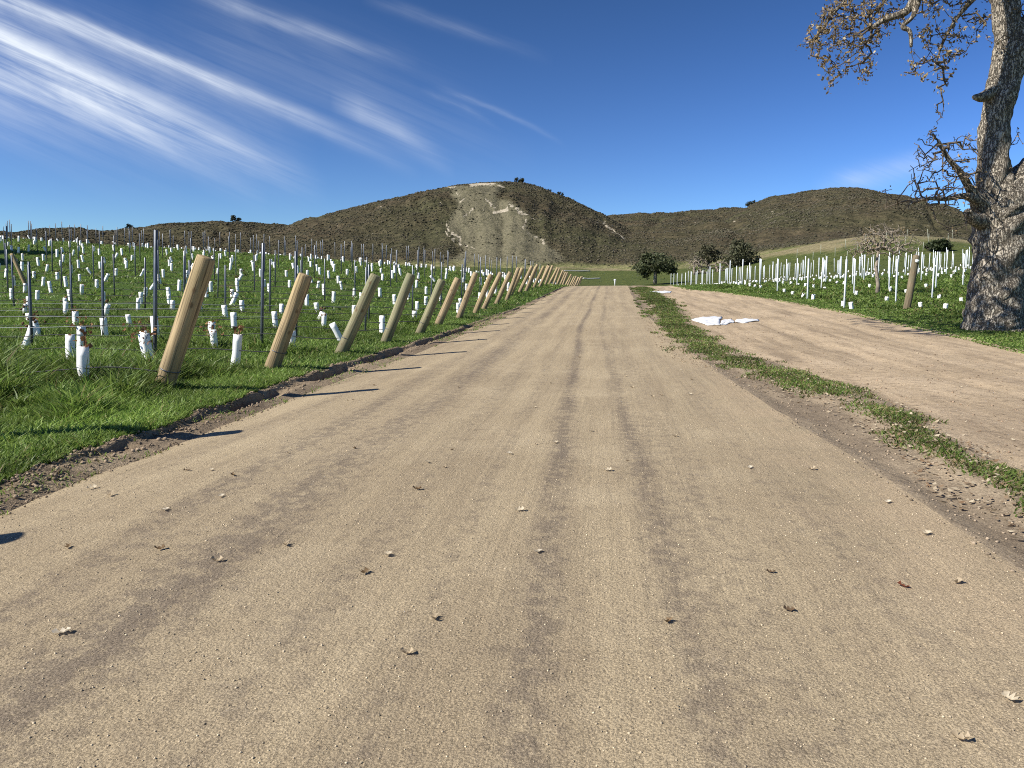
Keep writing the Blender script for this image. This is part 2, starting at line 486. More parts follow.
def mat_far():
    m, n = material('far_grass'); P, x, y, z = n.pos()
    a = n.noise(P, .06, 5, .6); b_ = n.noise(P, .6, 5, .7); c = n.noise(P, 3., 4, .7)
    g = n.mix(n.rng(b_, .36, .64), (.065, .090, .024), (.125, .140, .045))
    tn = n.mix(n.rng(b_, .36, .64), (.20, .17, .09), (.33, .28, .165))
    e = n.m('ADD', n.rng(y, 212, 245), n.m('MULTIPLY', n.m('MULTIPLY', n.rng(x, 26, 50), n.rng(y, 150, 190)), .72), clamp=True)
    f = n.rng(n.m('ADD', e, n.m('MULTIPLY', n.m('SUBTRACT', a, .5), 1.6)), .35, .65)
    col = n.mix(f, g, tn); col = n.mix(n.rng(c, .36, .66), n.mix(1.0, col, (.65, .66, .62), 'MULTIPLY'), n.mix(1.0, col, (1.2, 1.2, 1.18), 'MULTIPLY'))
    n.out(col, .95, n.bump(n.m('ADD', b_, c), 1.0, .4), .1); return m


# ------------------------------------------------------------------ ground strips
ys = [-40, -25, -15, -9, -6, -4, -2.5, -1.5, -.8, 0]
while ys[-1] < 100: ys.append(ys[-1] + max(.07, .0135 * ys[-1]))
ys = np.array(ys); ys[-1] = 100.0


def strip(name, fa, fb, ts, m):
    A = fa(ys); B = fb(ys)
    X = A[:, None] + (B - A)[:, None] * ts[None, :]
    Y = np.repeat(ys[:, None], len(ts), 1)
    Z = H(X, Y)
    k, w = X.shape
    i = np.arange(k - 1)[:, None] * w; j = np.arange(w - 1)[None, :]
    Q = np.stack([i + j, i + j + 1, i + w + j + 1, i + w + j], -1).reshape(-1, 4)
    mb = MB(); mb.add(np.stack([X, Y, Z], -1).reshape(-1, 3), Q)
    o = mb.build(name, m, smooth=True); o['kind'] = 'structure'; return o


lin = lambda q: np.linspace(0, 1, q)
strip('left_field_ground', lambda Y: eG(Y) - 260, eG, 1 - (np.linspace(1, 0, 110) ** 3.2), M_FIELD)
strip('soil_bank', eG, eL, np.linspace(0, 1, 34), M_BANK)
strip('road', eL, eR, lin(60), M_ROAD)
strip('verge_ground', eR, eB, lin(26), M_VERGE)
strip('dirt_track', eB, eT, lin(40), M_TRACK)
strip('right_field_ground', eT, lambda Y: eT(Y) + 260, np.linspace(0, 1, 110) ** 3.0, M_MEADOW)
gx = np.linspace(-420, 420, 281); gyy = np.concatenate([np.arange(99.6, 300, 2.0), np.arange(300, 620, 20)])
GX, GY = np.meshgrid(gx, gyy); GZ = H(GX, GY) + .35 * fbm(GX * .08, GY * .08, 3, 31); GZ[0] -= .3
k, w = GX.shape
i = np.arange(k - 1)[:, None] * w; j = np.arange(w - 1)[None, :]
mb = MB(); mb.add(np.stack([GX, GY, GZ], -1).reshape(-1, 3), np.stack([i + j, i + j + 1, i + w + j + 1, i + w + j], -1).reshape(-1, 4))
tag(mb.build('far_ground', mat_far(), smooth=True), kind='structure')

# ------------------------------------------------------------------ hills
HILLS = [  # ridge line as seen, ridge distance, foot distance, depth behind
    ([(-300, 285), (-150, 268), (-60, 256), (0, 245), (40, 236), (80, 232.5), (108, 236), (140, 231), (170, 225), (210, 222), (250, 223.5), (290, 227), (320, 233), (380, 250), (440, 275)], 620, 275, 200),
    ([(170, 290), (210, 268), (245, 247), (270, 238), (300, 226), (340, 212), (380, 201), (420, 192), (450, 186), (480, 183), (505, 182), (522, 182.5), (540, 187), (570, 201), (600, 214), (622, 226), (650, 246), (680, 268), (720, 300)], 450, 222, 180),
    ([(480, 260), (540, 230), (580, 223), (610, 219), (640, 217.5), (680, 216.5), (720, 213), (750, 211), (790, 214), (850, 235), (900, 260)], 900, 215, 250),
    ([(600, 310), (640, 288), (680, 262), (706, 238), (735, 216), (757, 205), (775, 199), (800, 194), (830, 191.5), (870, 193), (905, 199), (940, 209), (970, 219), (1010, 236), (1080, 262), (1200, 285)], 600, 218, 200),
]


def azel(px, py):
    d = ray(px, py)
    return math.atan2(d[0], d[1]), d[2] / math.hypot(d[0], d[1])


HP = []
for pts, rr, r0, bk in HILLS:
    ae = np.array([azel(*p) for p in pts])
    HP.append((ae[:, 0], ae[:, 1], rr, r0, bk))


def hills_z(X, Y):
    az = np.arctan2(X, Y); r = np.hypot(X, Y)
    base = H0(np.clip(X, -300, 300), np.minimum(Y, 330))
    z = base - 6
    gul = fbm(X * .018 + .3 * fbm(X * .01, Y * .01, 2, 44), Y * .018, 4, 41)
    fin = fbm(X * .085, Y * .085, 4, 42)
    rav = 1 - np.abs(fbm(az * 26 + .5 * gul, r * .004, 3, 47)) * 2.6
    for a, e, rr, r0, bk in HP:
        te = np.interp(az, a, e)
        rid = 1.6 + rr * te
        rloc = rr * (1 + .03 * np.sin(az * 23 + rr))
        t = np.clip((r - r0) / (rloc - r0), 0, 1)
        p = .62 * t + .38 * (t * t * (3 - 2 * t))
        bx, by = np.sin(az) * rr, np.cos(az) * rr
        foot = H0(np.clip(bx, -300, 300), np.minimum(by, 330)) - 1
        back = 1 - sstep(0, 1, np.clip((r - rloc) / bk, 0, 1))
        q = base - 1 + (rid * (rloc / rr) - foot) * np.where(r < rloc, p, back)
        q = np.where(r < r0, base - 6, q)
        amp = np.sin(math.pi * np.clip(t, 0, 1)) ** .8 * np.clip((rid - foot) / 40, 0, 1)
        q = q + amp * (gul * min(rr, 450) * .012 + fin * min(rr, 450) * .0035 - np.clip(rav, 0, 1) * min(rr, 450) * .0032) + .0006 * rr * fin * np.clip((rid - foot) / 20, 0, 1)
        z = np.maximum(z, q)
    return z


azs = np.radians(np.linspace(-52, 42, 1250)); rs = np.concatenate([np.linspace(196, 640, 215), np.linspace(648, 920, 46), np.linspace(940, 1200, 10)])
AZ, RS = np.meshgrid(azs, rs); HX, HY = np.sin(AZ) * RS, np.cos(AZ) * RS; HZ = hills_z(HX, HY)


def inpoly(px, py, poly):
    c = np.zeros(px.shape, bool); n = len(poly); j = n - 1
    for i in range(n):
        xi, yi = poly[i]; xj, yj = poly[j]
        c ^= ((yi > py) != (yj > py)) & (px < (xj - xi) * (py - yi) / (yj - yi + 1e-9) + xi); j = i
    return c


def pline(px, py, pts, w):
    d = np.full(px.shape, 1e9)
    for (x0, y0), (x1, y1) in zip(pts[:-1], pts[1:]):
        L2 = (x1 - x0) ** 2 + (y1 - y0) ** 2
        t = np.clip(((px - x0) * (x1 - x0) + (py - y0) * (y1 - y0)) / L2, 0, 1)
        d = np.minimum(d, np.hypot(px - x0 - t * (x1 - x0), py - y0 - t * (y1 - y0)))
    return np.clip(1.25 - d / (w * .72), 0, 1)


# surveyed features of the slopes (bare slip, outcrops, grassed foot), kept as a surface attribute of the terrain
hpx, hpy, _ = proj(np.stack([HX, HY, HZ], -1).reshape(-1, 3)); hpx = hpx.reshape(HX.shape); hpy = hpy.reshape(HX.shape)
jx = hpx + 5 * fbm(HX * .12, HY * .12, 3, 51); jy = hpy + 3 * fbm(HX * .12, HY * .12, 3, 52)
isM = (RS > 225) & (RS < 470)
SCAR = [(455, 186), (505, 184), (500, 192), (492, 197), (512, 203), (530, 214), (524, 224), (536, 236), (552, 250), (570, 264), (440, 264), (466, 250), (446, 226), (452, 214), (462, 203), (448, 196)]
scar = inpoly(jx, jy, SCAR).astype(float) * isM
rock = np.zeros_like(scar)
for pts, wd in (([(470, 185), (480, 183.6), (494, 184.3)], 1.7), ([(497, 185.5), (504, 187)], 1.0), ([(448, 188), (456, 187)], .8), ([(460, 186.5), (466, 185.8)], .9),
                ([(494, 212), (502, 213), (507, 211)], 2.2), ([(509, 205), (514, 208), (521, 212), (528, 214)], 1.8), ([(513, 206), (519, 213)], 1.8),
                ([(524, 221), (523, 226), (529, 233), (537, 239), (544, 244)], 1.3), ([(446, 223), (449, 230), (458, 236), (463, 244), (474, 248)], 1.4),
                ([(447, 232), (456, 241)], 1.0), ([(466, 216), (472, 212), (476, 207)], 1.2), ([(462, 202), (466, 199)], 1.2), ([(455, 193), (462, 196)], .9),
                ([(530, 219), (542, 220)], .8), ([(604, 223), (609, 228), (615, 233), (622, 240)], 1.9), ([(597, 222), (600, 223)], 1.2), ([(484, 198), (488, 203), (496, 208)], 1.0)):
    rock = np.maximum(rock, pline(jx, jy, pts, wd) * isM)
isL = RS > 480
for pts, wd in (([(236, 224.5), (262, 226), (282, 227.5)], 1.6), ([(82, 235), (97, 237)], 1.1), ([(150, 229), (160, 228)], .8)):
    rock = np.maximum(rock, pline(hpx, hpy, pts, wd) * (RS > 560))
for _ in range(46):
    q = rng.random(2); x0, y0 = 690 + q[0] * 250, 197 + q[1] * 42
    rock = np.maximum(rock, .8 * pline(jx, jy, [(x0, y0), (x0 + rng.uniform(-3, 3), y0 + rng.uniform(.5, 2))], rng.uniform(.5, 1.1)) * (RS > 330))
for _ in range(30):
    q = rng.random(2); x0, y0 = 330 + q[0] * 240, 200 + q[1] * 40
    rock = np.maximum(rock, .7 * pline(jx, jy, [(x0, y0), (x0 + rng.uniform(-3, 3), y0 + rng.uniform(.3, 2))], rng.uniform(.4, .9)) * isM)
foot = np.clip((1.3 - (HZ - H0(np.clip(HX, -300, 300), np.minimum(HY, 330)))) / 1.2 + .5 * fbm(HX * .05, HY * .05, 3, 53), 0, 1)
ssc = scar.copy()
for _ in range(2):   # soft edge: scrub thins out towards the slip
    ssc = (ssc + np.roll(ssc, 3, 1) + np.roll(ssc, -3, 1) + np.roll(ssc, 2, 0) + np.roll(ssc, -2, 0)) / 5
ssc = np.clip(ssc * 1.06, 0, 1).ravel()
mb = MB(); k, w = HX.shape
i = np.arange(k - 1)[:, None] * w; j = np.arange(w - 1)[None, :]
mb.add(np.stack([HX, HY, HZ], -1).reshape(-1, 3), np.stack([i + j, i + j + 1, i + w + j + 1, i + w + j], -1).reshape(-1, 4),
       np.stack([ssc.reshape(scar.shape), rock, foot], -1).reshape(-1, 3))
tag(mb.build('hills', M_HILL, smooth=True), kind='structure')

# lumps of chaparral
ICO_V = None


def ico(sub=0):
    t = (1 + 5 ** .5) / 2
    v = [(-1, t, 0), (1, t, 0), (-1, -t, 0), (1, -t, 0), (0, -1, t), (0, 1, t), (0, -1, -t), (0, 1, -t), (t, 0, -1), (t, 0, 1), (-t, 0, -1), (-t, 0, 1)]
    f = [(0, 11, 5), (0, 5, 1), (0, 1, 7), (0, 7, 10), (0, 10, 11), (1, 5, 9), (5, 11, 4), (11, 10, 2), (10, 7, 6), (7, 1, 8), (3, 9, 4), (3, 4, 2), (3, 2, 6), (3, 6, 8), (3, 8, 9), (4, 9, 5), (2, 4, 11), (6, 2, 10), (8, 6, 7), (9, 8, 1)]
    V = np.array(v, float); V /= np.linalg.norm(V, axis=1)[:, None]
    return V, np.array(f)


IV, IF = ico()


def lumps(mb, P, sx, sz, cols, jit=.35):
    n = len(P); k = len(IV)
    a = rng.random(n) * 6.28
    D = IV[None] * (1 + jit * (rng.random((n, k, 1)) - .5) * 2)
    ca, sa = np.cos(a)[:, None], np.sin(a)[:, None]
    V = np.empty((n, k, 3))
    V[..., 0] = (D[..., 0] * ca - D[..., 1] * sa) * sx[:, None]; V[..., 1] = (D[..., 0] * sa + D[..., 1] * ca) * sx[:, None]; V[..., 2] = D[..., 2] * sz[:, None]
    V += P[:, None]
    Fc = (IF[None] + np.arange(n)[:, None, None] * k).reshape(-1, 3)
    mb.add(V.reshape(-1, 3), Fc, np.repeat(cols, k, 0))


N = 150000
vi = rng.integers(0, 261 * 1250, N * 2)
fx, fyv, fr = HX.ravel()[vi], HY.ravel()[vi], RS.ravel()[vi]
fx = fx + rng.normal(0, 1.0, N * 2); fyv = fyv + rng.normal(0, 1.2, N * 2)
ok = (rng.random(N * 2) > ssc[vi] - .16 * (fbm(fx * .05, fyv * .05, 3, 63) > .05)) & (rock.ravel()[vi] < .2) & (foot.ravel()[vi] < .55)
dens = fbm(fx * .03, fyv * .03, 3, 61)
dens = dens + .6 * fbm(fx * .15, fyv * .15, 3, 64); ok &= (dens + rng.random(N * 2) * .5 > .0) | (rng.random(N * 2) < .18)
fx, fyv, fr = fx[ok][:N], fyv[ok][:N], fr[ok][:N]; fz = hills_z(fx, fyv)
sx = (.26 + .50 * rng.random(len(fx)) ** 2.6) * (fr / 450) ** .6; sz = sx * rng.uniform(.4, .7, len(fx))
hue = rng.random(len(fx))[:, None]; br = .92 * (rng.uniform(.78, 1.14, len(fx)) * (1 + .42 * fbm(fx * .018, fyv * .018, 4, 62)))[:, None]
cols = (hue * np.array([.094, .080, .058]) + (1 - hue) * np.array([.066, .065, .040])) * br
mb = MB(); lumps(mb, np.stack([fx, fyv, fz + sz * .3], -1), sx, sz, cols)
tag(mb.build('chaparral', M_SHRUB), 'low brown green chaparral scrub covering the hillsides', kind='stuff')

# ------------------------------------------------------------------ grass


def blades(mb, X, Y, hgt, wid, cols, lean=.45):
    n = len(X); Z = H(X, Y)
    a = rng.random(n) * 6.283; ca, sa = np.cos(a), np.sin(a)
    b = rng.random(n) * 6.283; ln = hgt * lean * rng.uniform(.3, 1.6, n); lx, ly = np.cos(b) * ln, np.sin(b) * ln
    V = np.empty((n, 5, 3))
    for q, (s, t) in enumerate(((-1, 0), (1, 0), (-.8, .55), (.8, .55), (0, 1))):
        V[:, q, 0] = X + ca * wid * s * .5 + lx * t ** 1.8; V[:, q, 1] = Y + sa * wid * s * .5 + ly * t ** 1.8
        V[:, q, 2] = Z - .01 + hgt * t * (1 - .25 * t * lean)
    Fq = (np.array([[0, 1, 3, 2]])[None] + np.arange(n)[:, None, None] * 5).reshape(-1, 4)
    Ft = (np.array([[2, 3, 4]])[None] + np.arange(n)[:, None, None] * 5).reshape(-1, 3)
    mb.add(V.reshape(-1, 3), Fq, np.repeat(cols, 5, 0)); mb.F.append(Ft.ravel().astype(np.int32) + mb.n - 5 * n); mb.S.append(np.full(len(Ft), 3, np.int32))


PY0, PDY = 10.08, 3.48          # first leaning post and row spacing


def gcols(n, dark=1.0, dry=.05, X=None, Y=None):
    t = rng.random((n, 1)); c = t * np.array([.105, .190, .026]) + (1 - t) * np.array([.265, .350, .085])
    d = rng.random((n, 1)) < dry
    c = np.where(d, np.array([.30, .25, .11]), c)
    if X is not None: c = c * (1 + .62 * fbm(X * .9, Y * .9, 3, 71))[:, None]
    return c * dark * rng.uniform(.7, 1.25, (n, 1))


def scatter_left(n, y0, y1, pw):
    Y = y0 + (y1 - y0) * rng.random(n * 4) ** pw
    g = eG(Y); xl = -.83 * Y - 1.0
    X = g - .04 + .12 * fbm(Y * 2.3, Y * 0 + 1.7, 3, 29) - (g - xl) * rng.random(n * 4)
    wgt = np.maximum(g - xl, 0); keep = rng.random(n * 4) < wgt / wgt.max()
    return X[keep][:n], Y[keep][:n]


# left field: short mown-looking edge by the bank, long rough grass further in
mb = MB()
X, Y = scatter_left(190000, 4.2, 13, 1.0)
din = eG(Y) - X
tall = sstep(.8, 1.7, din + .5 * fbm(X * .7, Y * .7, 3, 72)); tuft = np.clip(.28 + 2.0 * fbm(X * 1.1, Y * 1.1, 3, 73), 0.06, 1.35)
rw = np.exp(-((np.mod(Y - PY0 + PDY / 2, PDY) - PDY / 2) / .55) ** 2); clr = 1 - .8 * np.exp(-((X + 7.1) / .55) ** 2 - ((Y - 9.6) / .75) ** 2); hg = (.075 + tall * (.20 + .14 * rw) * tuft * clr) * rng.uniform(.6, 1.3, len(X)) * np.where(rng.random(len(X)) < .06, 1.7, 1)
blades(mb, X, Y, hg, .011 + hg * .030, gcols(len(X), .95, .03, X, Y) * (1.12 - .34 * tall)[:, None], .7)
X, Y = scatter_left(110000, 12, 32, 1.0)
din = eG(Y) - X; tall = sstep(.6, 1.8, din); tuft = np.clip(.25 + 1.8 * fbm(X * 1.1, Y * 1.1, 3, 73), 0.05, 1.35)
rw = np.exp(-((np.mod(Y - PY0 + PDY / 2, PDY) - PDY / 2) / .55) ** 2); hg = (.07 + tall * (.17 + .14 * rw) * tuft) * rng.uniform(.6, 1.3, len(X))
blades(mb, X, Y, hg, .018 + hg * .03, gcols(len(X), .88, .03, X, Y), .8)
X, Y = scatter_left(90000, 30, 100, .8)
tuft = np.clip(.45 + .9 * fbm(X * .6, Y * .6, 3, 74), 0.0, 1.3); hg = (.05 + .27 * tuft) * rng.uniform(.6, 1.3, len(X))
blades(mb, X, Y, hg, .05 + hg * .08, gcols(len(X), .80, .06, X, Y), .9)
tag(mb.build('field_grass', M_GRASS), 'lush green grass covering the vineyard floor left of the road', kind='stuff')

# weeds creeping down the bank
mb = MB(); n = 5000
Y = 4 + 50 * rng.random(n) ** 1.5; t = rng.random(n); X = eG(Y) + (eL(Y) - eG(Y)) * (t * 1.15)
kp = fbm(X * 1.2, Y * .9, 3, 75) > .12
X, Y = X[kp], Y[kp]; hg = rng.uniform(.02, .08, len(X))
blades(mb, X, Y, hg, .007 + .0009 * Y, gcols(len(X), 1, .25), .9)
tag(mb.build('bank_weeds', M_GRASS), 'sparse low weeds along the eroded soil bank', kind='stuff')

# strip between road and track
mb = MB(); n = 125000
Y = 3.2 + 62 * rng.random(n) ** 1.6; a, b = eA(Y), eB(Y); t = rng.random(n) * 2.0 - .6; X = a + (b - a) * t
msk = np.exp(-((t - .45) / .55) ** 2) + .85 * fbm(X * 2.2, Y * 1.4, 4, 76) - .22 * (1 - sstep(10, 25, Y))
kp = msk > rng.random(n) * .7 + .18
X, Y = X[kp], Y[kp]; hg = rng.uniform(.025, .07, len(X)) * (1 + .01 * Y)
blades(mb, X, Y, hg, .009 + .0009 * Y, gcols(len(X), .66, .30, X, Y), .8)
tag(mb.build('verge_grass', M_GRASS), 'patchy grass strip between the road and the dirt track', kind='stuff')

# right-hand field
mb = MB(); n = 110000
Y = 12 + 62 * rng.random(n) ** 1.15; t0 = eT(Y); X = t0 - .25 + (np.maximum(.60 * Y + 1, t0 + 3) - t0) * rng.random(n) ** 1.5
din = X - t0; kp = (din > .25) | (rng.random(n) < .25)
X, Y, din = X[kp], Y[kp], din[kp]
hg = (.05 + .22 * sstep(.8, 3, din) * np.clip(.55 + .8 * fbm(X * .8, Y * .8, 3, 77), .1, 1.3)) * rng.uniform(.6, 1.3, len(X))
blades(mb, X, Y, hg, .016 + .0011 * Y + hg * .03, gcols(len(X), .90, .06, X, Y) * (1 - .18 * sstep(.6, 2.2, din))[:, None], .8)
tag(mb.build('meadow_grass', M_GRASS), 'green grass under the oak and the white vineyard stakes', kind='stuff')

# clods of the bank and verge rubble
mb = MB(); n = 5500
Y = 3.8 + 34 * rng.random(n) ** 1.7; t = np.where(rng.random(n) < .5, rng.normal(.08, .10, n), rng.uniform(.3, 1.25, n))
X = eG(Y) + (eL(Y) - eG(Y)) * t
s = .005 + .018 * rng.random(n) ** 3; s *= np.where(t > .75, .6, 1)
c = np.array([.26, .20, .14]) * rng.uniform(.5, 1.35, (n, 1))
lumps(mb, np.stack([X, Y, H(X, Y) + s * .4], -1), s, s * .8, c, .3)
n = 2600; Y = 2.6 + 24 * rng.random(n) ** 1.6; X = eR(Y) + rng.normal(.35, .35, n); X = np.maximum(X, eR(Y) - .05)
s = .004 + .010 * rng.random(n) ** 3
lumps(mb, np.stack([X, Y, H(X, Y) + s * .4], -1), s, s * .8, np.array([.30, .235, .165]) * rng.uniform(.5, 1.3, (n, 1)), .3)
n = 2200; Y = 5 + 32 * rng.random(n) ** 1.4; X = eB(Y) + (eT(Y) - eB(Y)) * rng.random(n) ** 1.4
s = .005 + .014 * rng.random(n) ** 3
lumps(mb, np.stack([X, Y, H(X, Y) + s * .3], -1), s, s * .7, np.array([.30, .215, .145]) * rng.uniform(.4, 1.2, (n, 1)), .3)
tag(mb.build('soil_clods', M_CLOD), 'crumbled soil clods along the road edges and track', kind='stuff')

# grit lying loose on the road near the viewer
mb = MB(); n = 15000
Y = 1.3 + 8 * rng.random(n) ** 1.5; X = eL(Y) + (eR(Y) - eL(Y)) * rng.random(n)
s = .0016 + .0042 * rng.random(n) ** 3
lumps(mb, np.stack([X, Y, H(X, Y) + s * .3], -1), s, s * .8, np.array([.44, .36, .25]) * rng.uniform(.45, 1.5, (n, 1)), .3)
tag(mb.build('road_grit', M_CLOD), 'loose sandy grit on the road surface', kind='stuff')


def leafmesh(sz, curl, c, seed):
    q = np.random.default_rng(seed); mb = MB(); k = 7; L = []; Rr = []; Mid = []
    lob = np.array([.05, .32, .11, .40, .13, .36, .04]) * q.uniform(.85, 1.15, 7)
    for i in range(k):
        t = i / (k - 1); bx = (t - .5); up = curl * (4 * (t - .5) ** 2) * .25 + .05 + .05 * q.random()
        Mid.append((bx, 0, up)); e = curl * lob[i] * .8
        L.append((bx + .05 * q.uniform(-1, 1), lob[i], up + e * q.uniform(.4, 1.2))); Rr.append((bx + .05 * q.uniform(-1, 1), -lob[i], up + e * q.uniform(.4, 1.2)))
    V = np.array(Mid + L + Rr) * sz
    Fc = []
    for i in range(k - 1): Fc += [(i, i + 1, k + i + 1, k + i), (i + 1, i, 2 * k + i, 2 * k + i + 1)]
    cc = np.array(c)[None] * q.uniform(.75, 1.2, (len(V), 1))
    mb.add(V, Fc, cc)
    stem = np.array([(-.5, 0, .1), (-.65, .03, .12), (-.8, .02, .05)]) * sz
    tube(mb, stem, [.015 * sz, .012 * sz, .01 * sz], 4, np.array(c) * .6)
    return mb.mesh('leaf', M_LEAFB)


LP = [leafmesh(.070, .95, (.55, .47, .34), 1), leafmesh(.066, 1.2, (.46, .37, .25), 2), leafmesh(.072, .8, (.60, .53, .41), 3)]
LDk = [leafmesh(.064, 1.0, (.20, .135, .075), 4), leafmesh(.056, .8, (.15, .10, .06), 5)]
LRed = leafmesh(.06, .7, (.22, .075, .04), 6)
LEAVES = [  # pixel, kind, label
    (62, 634, LP[2], 'pale curled dry oak leaf lying alone on the sandy road at lower left'),
    (92, 489, LP[0], 'pale dry leaf at road edge below the dark soil bank, at far left'),
    (388, 556, LP[0], 'pale dry leaf on the road beside a darker leaf, left of centre'),
    (364, 574, LDk[0], 'small dark leaf just below a pale leaf, left of road centre'),
    (434, 620, LP[1], 'curled tan leaf with dark shadow on the lower middle of the road'),
    (407, 655, LP[1], 'flat tan leaf on the road below the curled leaf of the lower middle'),
    (417, 490, LDk[0], 'dark brown leaf on the road between the pale wheel tracks, left of centre'),
    (520, 511, LP[0], 'pale leaf on the left rim of the dark central wheel track'),
    (538, 553, LP[2], 'round whitish leaf on the dark central wheel track'),
    (608, 471, LP[0], 'thin pale leaf between the two dark wheel tracks'),
    (888, 503, LP[2], 'small round whitish leaf near the right edge of the road'),
    (927, 535, LP[0], 'pale leaf by the sandy right shoulder of the road'),
    (903, 587, LRed, 'reddish brown leaf on the right half of the road'),
    (958, 584, LP[1], 'speckled tan leaf right of the reddish leaf'),
    (1010, 700, LP[0], 'pale leaf at the right border of the picture, low on the road'),
    (961, 741, LP[1], 'large curled tan leaf at the bottom right corner of the road'),
    (771, 573, LDk[1], 'small dark sliver of leaf on the right side wheel track'),
    (789, 611, LDk[1], 'tiny dark twig like leaf below the right wheel track scuffs'),
    (110, 496, LP[1], 'tan leaf lying on a tyre groove near the left bank'),
    (165, 511, LP[2], 'whitish leaf in the left third of the road near the grooves'),
    (68, 548, LDk[0], 'dark leaf right of the post shadow tip at the left border'),
    (160, 550, LDk[0], 'brown flat leaf below the whitish one in the left third of road'),
    (286, 546, LP[1], 'tan leaf in the left wheel track, a little right of the brown leaf'),
    (217, 562, LP[1], 'tan leaf in the left wheel track below the tan one'),
    (221, 497, LP[2], 'whitish curled leaf above the left wheel track'),
    (233, 476, LDk[0], 'dark leaf up the road from a whitish curled leaf'),
    (187, 471, LDk[1], 'dark leaf just beyond the end of the broad post shadow'),
    (675, 437, LP[1], 'tan leaf right of the dark wheel tracks, mid road'),
    (668, 623, LDk[0], 'brown leaf on the dark blotches of the right wheel track'),
    (812, 470, LP[1], 'tan leaf near the sandy right shoulder, mid distance'),
    (690, 395, LP[0], 'pale leaf farther up the right half of the road'),
    (632, 388, LP[1], 'tan leaf beside the right dark streak far up the road'),
]
for x, y, me, lab in LEAVES:
    p = hit(x, y, H); o = inst('fallen_leaf', me, (p[0], p[1], p[2]), (rng.uniform(-.15, .15), rng.uniform(-.15, .15), rng.uniform(0, 6.28)), (rng.uniform(.8, 1.05),) * 3)
    tag(o, lab, 'leaf', 'fallen leaves on the road')
ALLL = LP + LDk
for q in range(56):
    Yq = 6 + 22 * random.random() ** 1.3; X0 = random.uniform(float(eL(Yq)) + .1, float(eR(Yq)) - .1)
    inst('fallen_leaf', random.choice(ALLL), (X0, Yq, float(H(X0, Yq))), (rng.uniform(-.2, .2), rng.uniform(-.2, .2), rng.uniform(0, 6.28)), (rng.uniform(.45, .85),) * 3)
    tag(bpy.context.scene.collection.objects[-1], 'tiny dry leaf fleck on the middle distance of the road', 'leaf', 'tiny leaf flecks on the road')

# leaf litter in the verge and the track
mb = MB()
n = 5200
Y = 4 + 34 * rng.random(n) ** 1.5; wh = rng.random(n)
X = np.where(wh < .72, eA(Y) + (eB(Y) - eA(Y)) * rng.uniform(-.6, 1.2, n), eB(Y) + (eT(Y) - eB(Y)) * rng.random(n) ** 1.5)
Z = H(X, Y) + rng.uniform(.004, .03, n) * np.where(wh < .72, 1, .4)
a = rng.random(n) * 6.28; s = rng.uniform(.013, .034, n) * np.where(wh < .72, 1, .8); tl = rng.uniform(-.5, .5, (n, 2))
V = np.empty((n, 4, 3))
for q, (u, v) in enumerate(((-1, 0), (0, -.55), (1, 0), (0, .55))):
    V[:, q, 0] = X + s * (u * np.cos(a) - v * np.sin(a)); V[:, q, 1] = Y + s * (u * np.sin(a) + v * np.cos(a)); V[:, q, 2] = Z + s * (u * tl[:, 0] + v * tl[:, 1]) + s * .2 * abs(u)
t = rng.random((n, 1)) ** 1.2; c = t * np.array([.56, .48, .34]) + (1 - t) * np.array([.20, .125, .07])
mb.add(V.reshape(-1, 3), np.arange(n * 4).reshape(-1, 4), np.repeat(c, 4, 0))
tag(mb.build('leaf_litter', M_LEAFB), 'scattered dry oak leaves in the verge grass and along the track', kind='stuff')

# ------------------------------------------------------------------ left vineyard
ORD = ['first', 'second', 'third', 'fourth', 'fifth', 'sixth', 'seventh', 'eighth', 'ninth', 'tenth', 'eleventh', 'twelfth', 'thirteenth', 'fourteenth', 'fifteenth', 'sixteenth', 'seventeenth', 'eighteenth', 'nineteenth', 'twentieth']


def logpost(seed, ln=2.05, r=.135):
    q = np.random.default_rng(seed); mb = MB()
    k = 14; t = np.linspace(0, 1, k); P = np.stack([.02 * np.sin(t * 3 + seed), .015 * np.cos(t * 4 + seed), -.25 + t * (ln + .25)], -1)
    rr = r * (1.06 - .08 * t); rr[-1] *= .93
    P = np.concatenate([P, P[-1:] + [[0, 0, .006]]]); rr = np.append(rr, r * .80)
    tube(mb, P, rr, 18, None, True, .06, seed)
    return mb


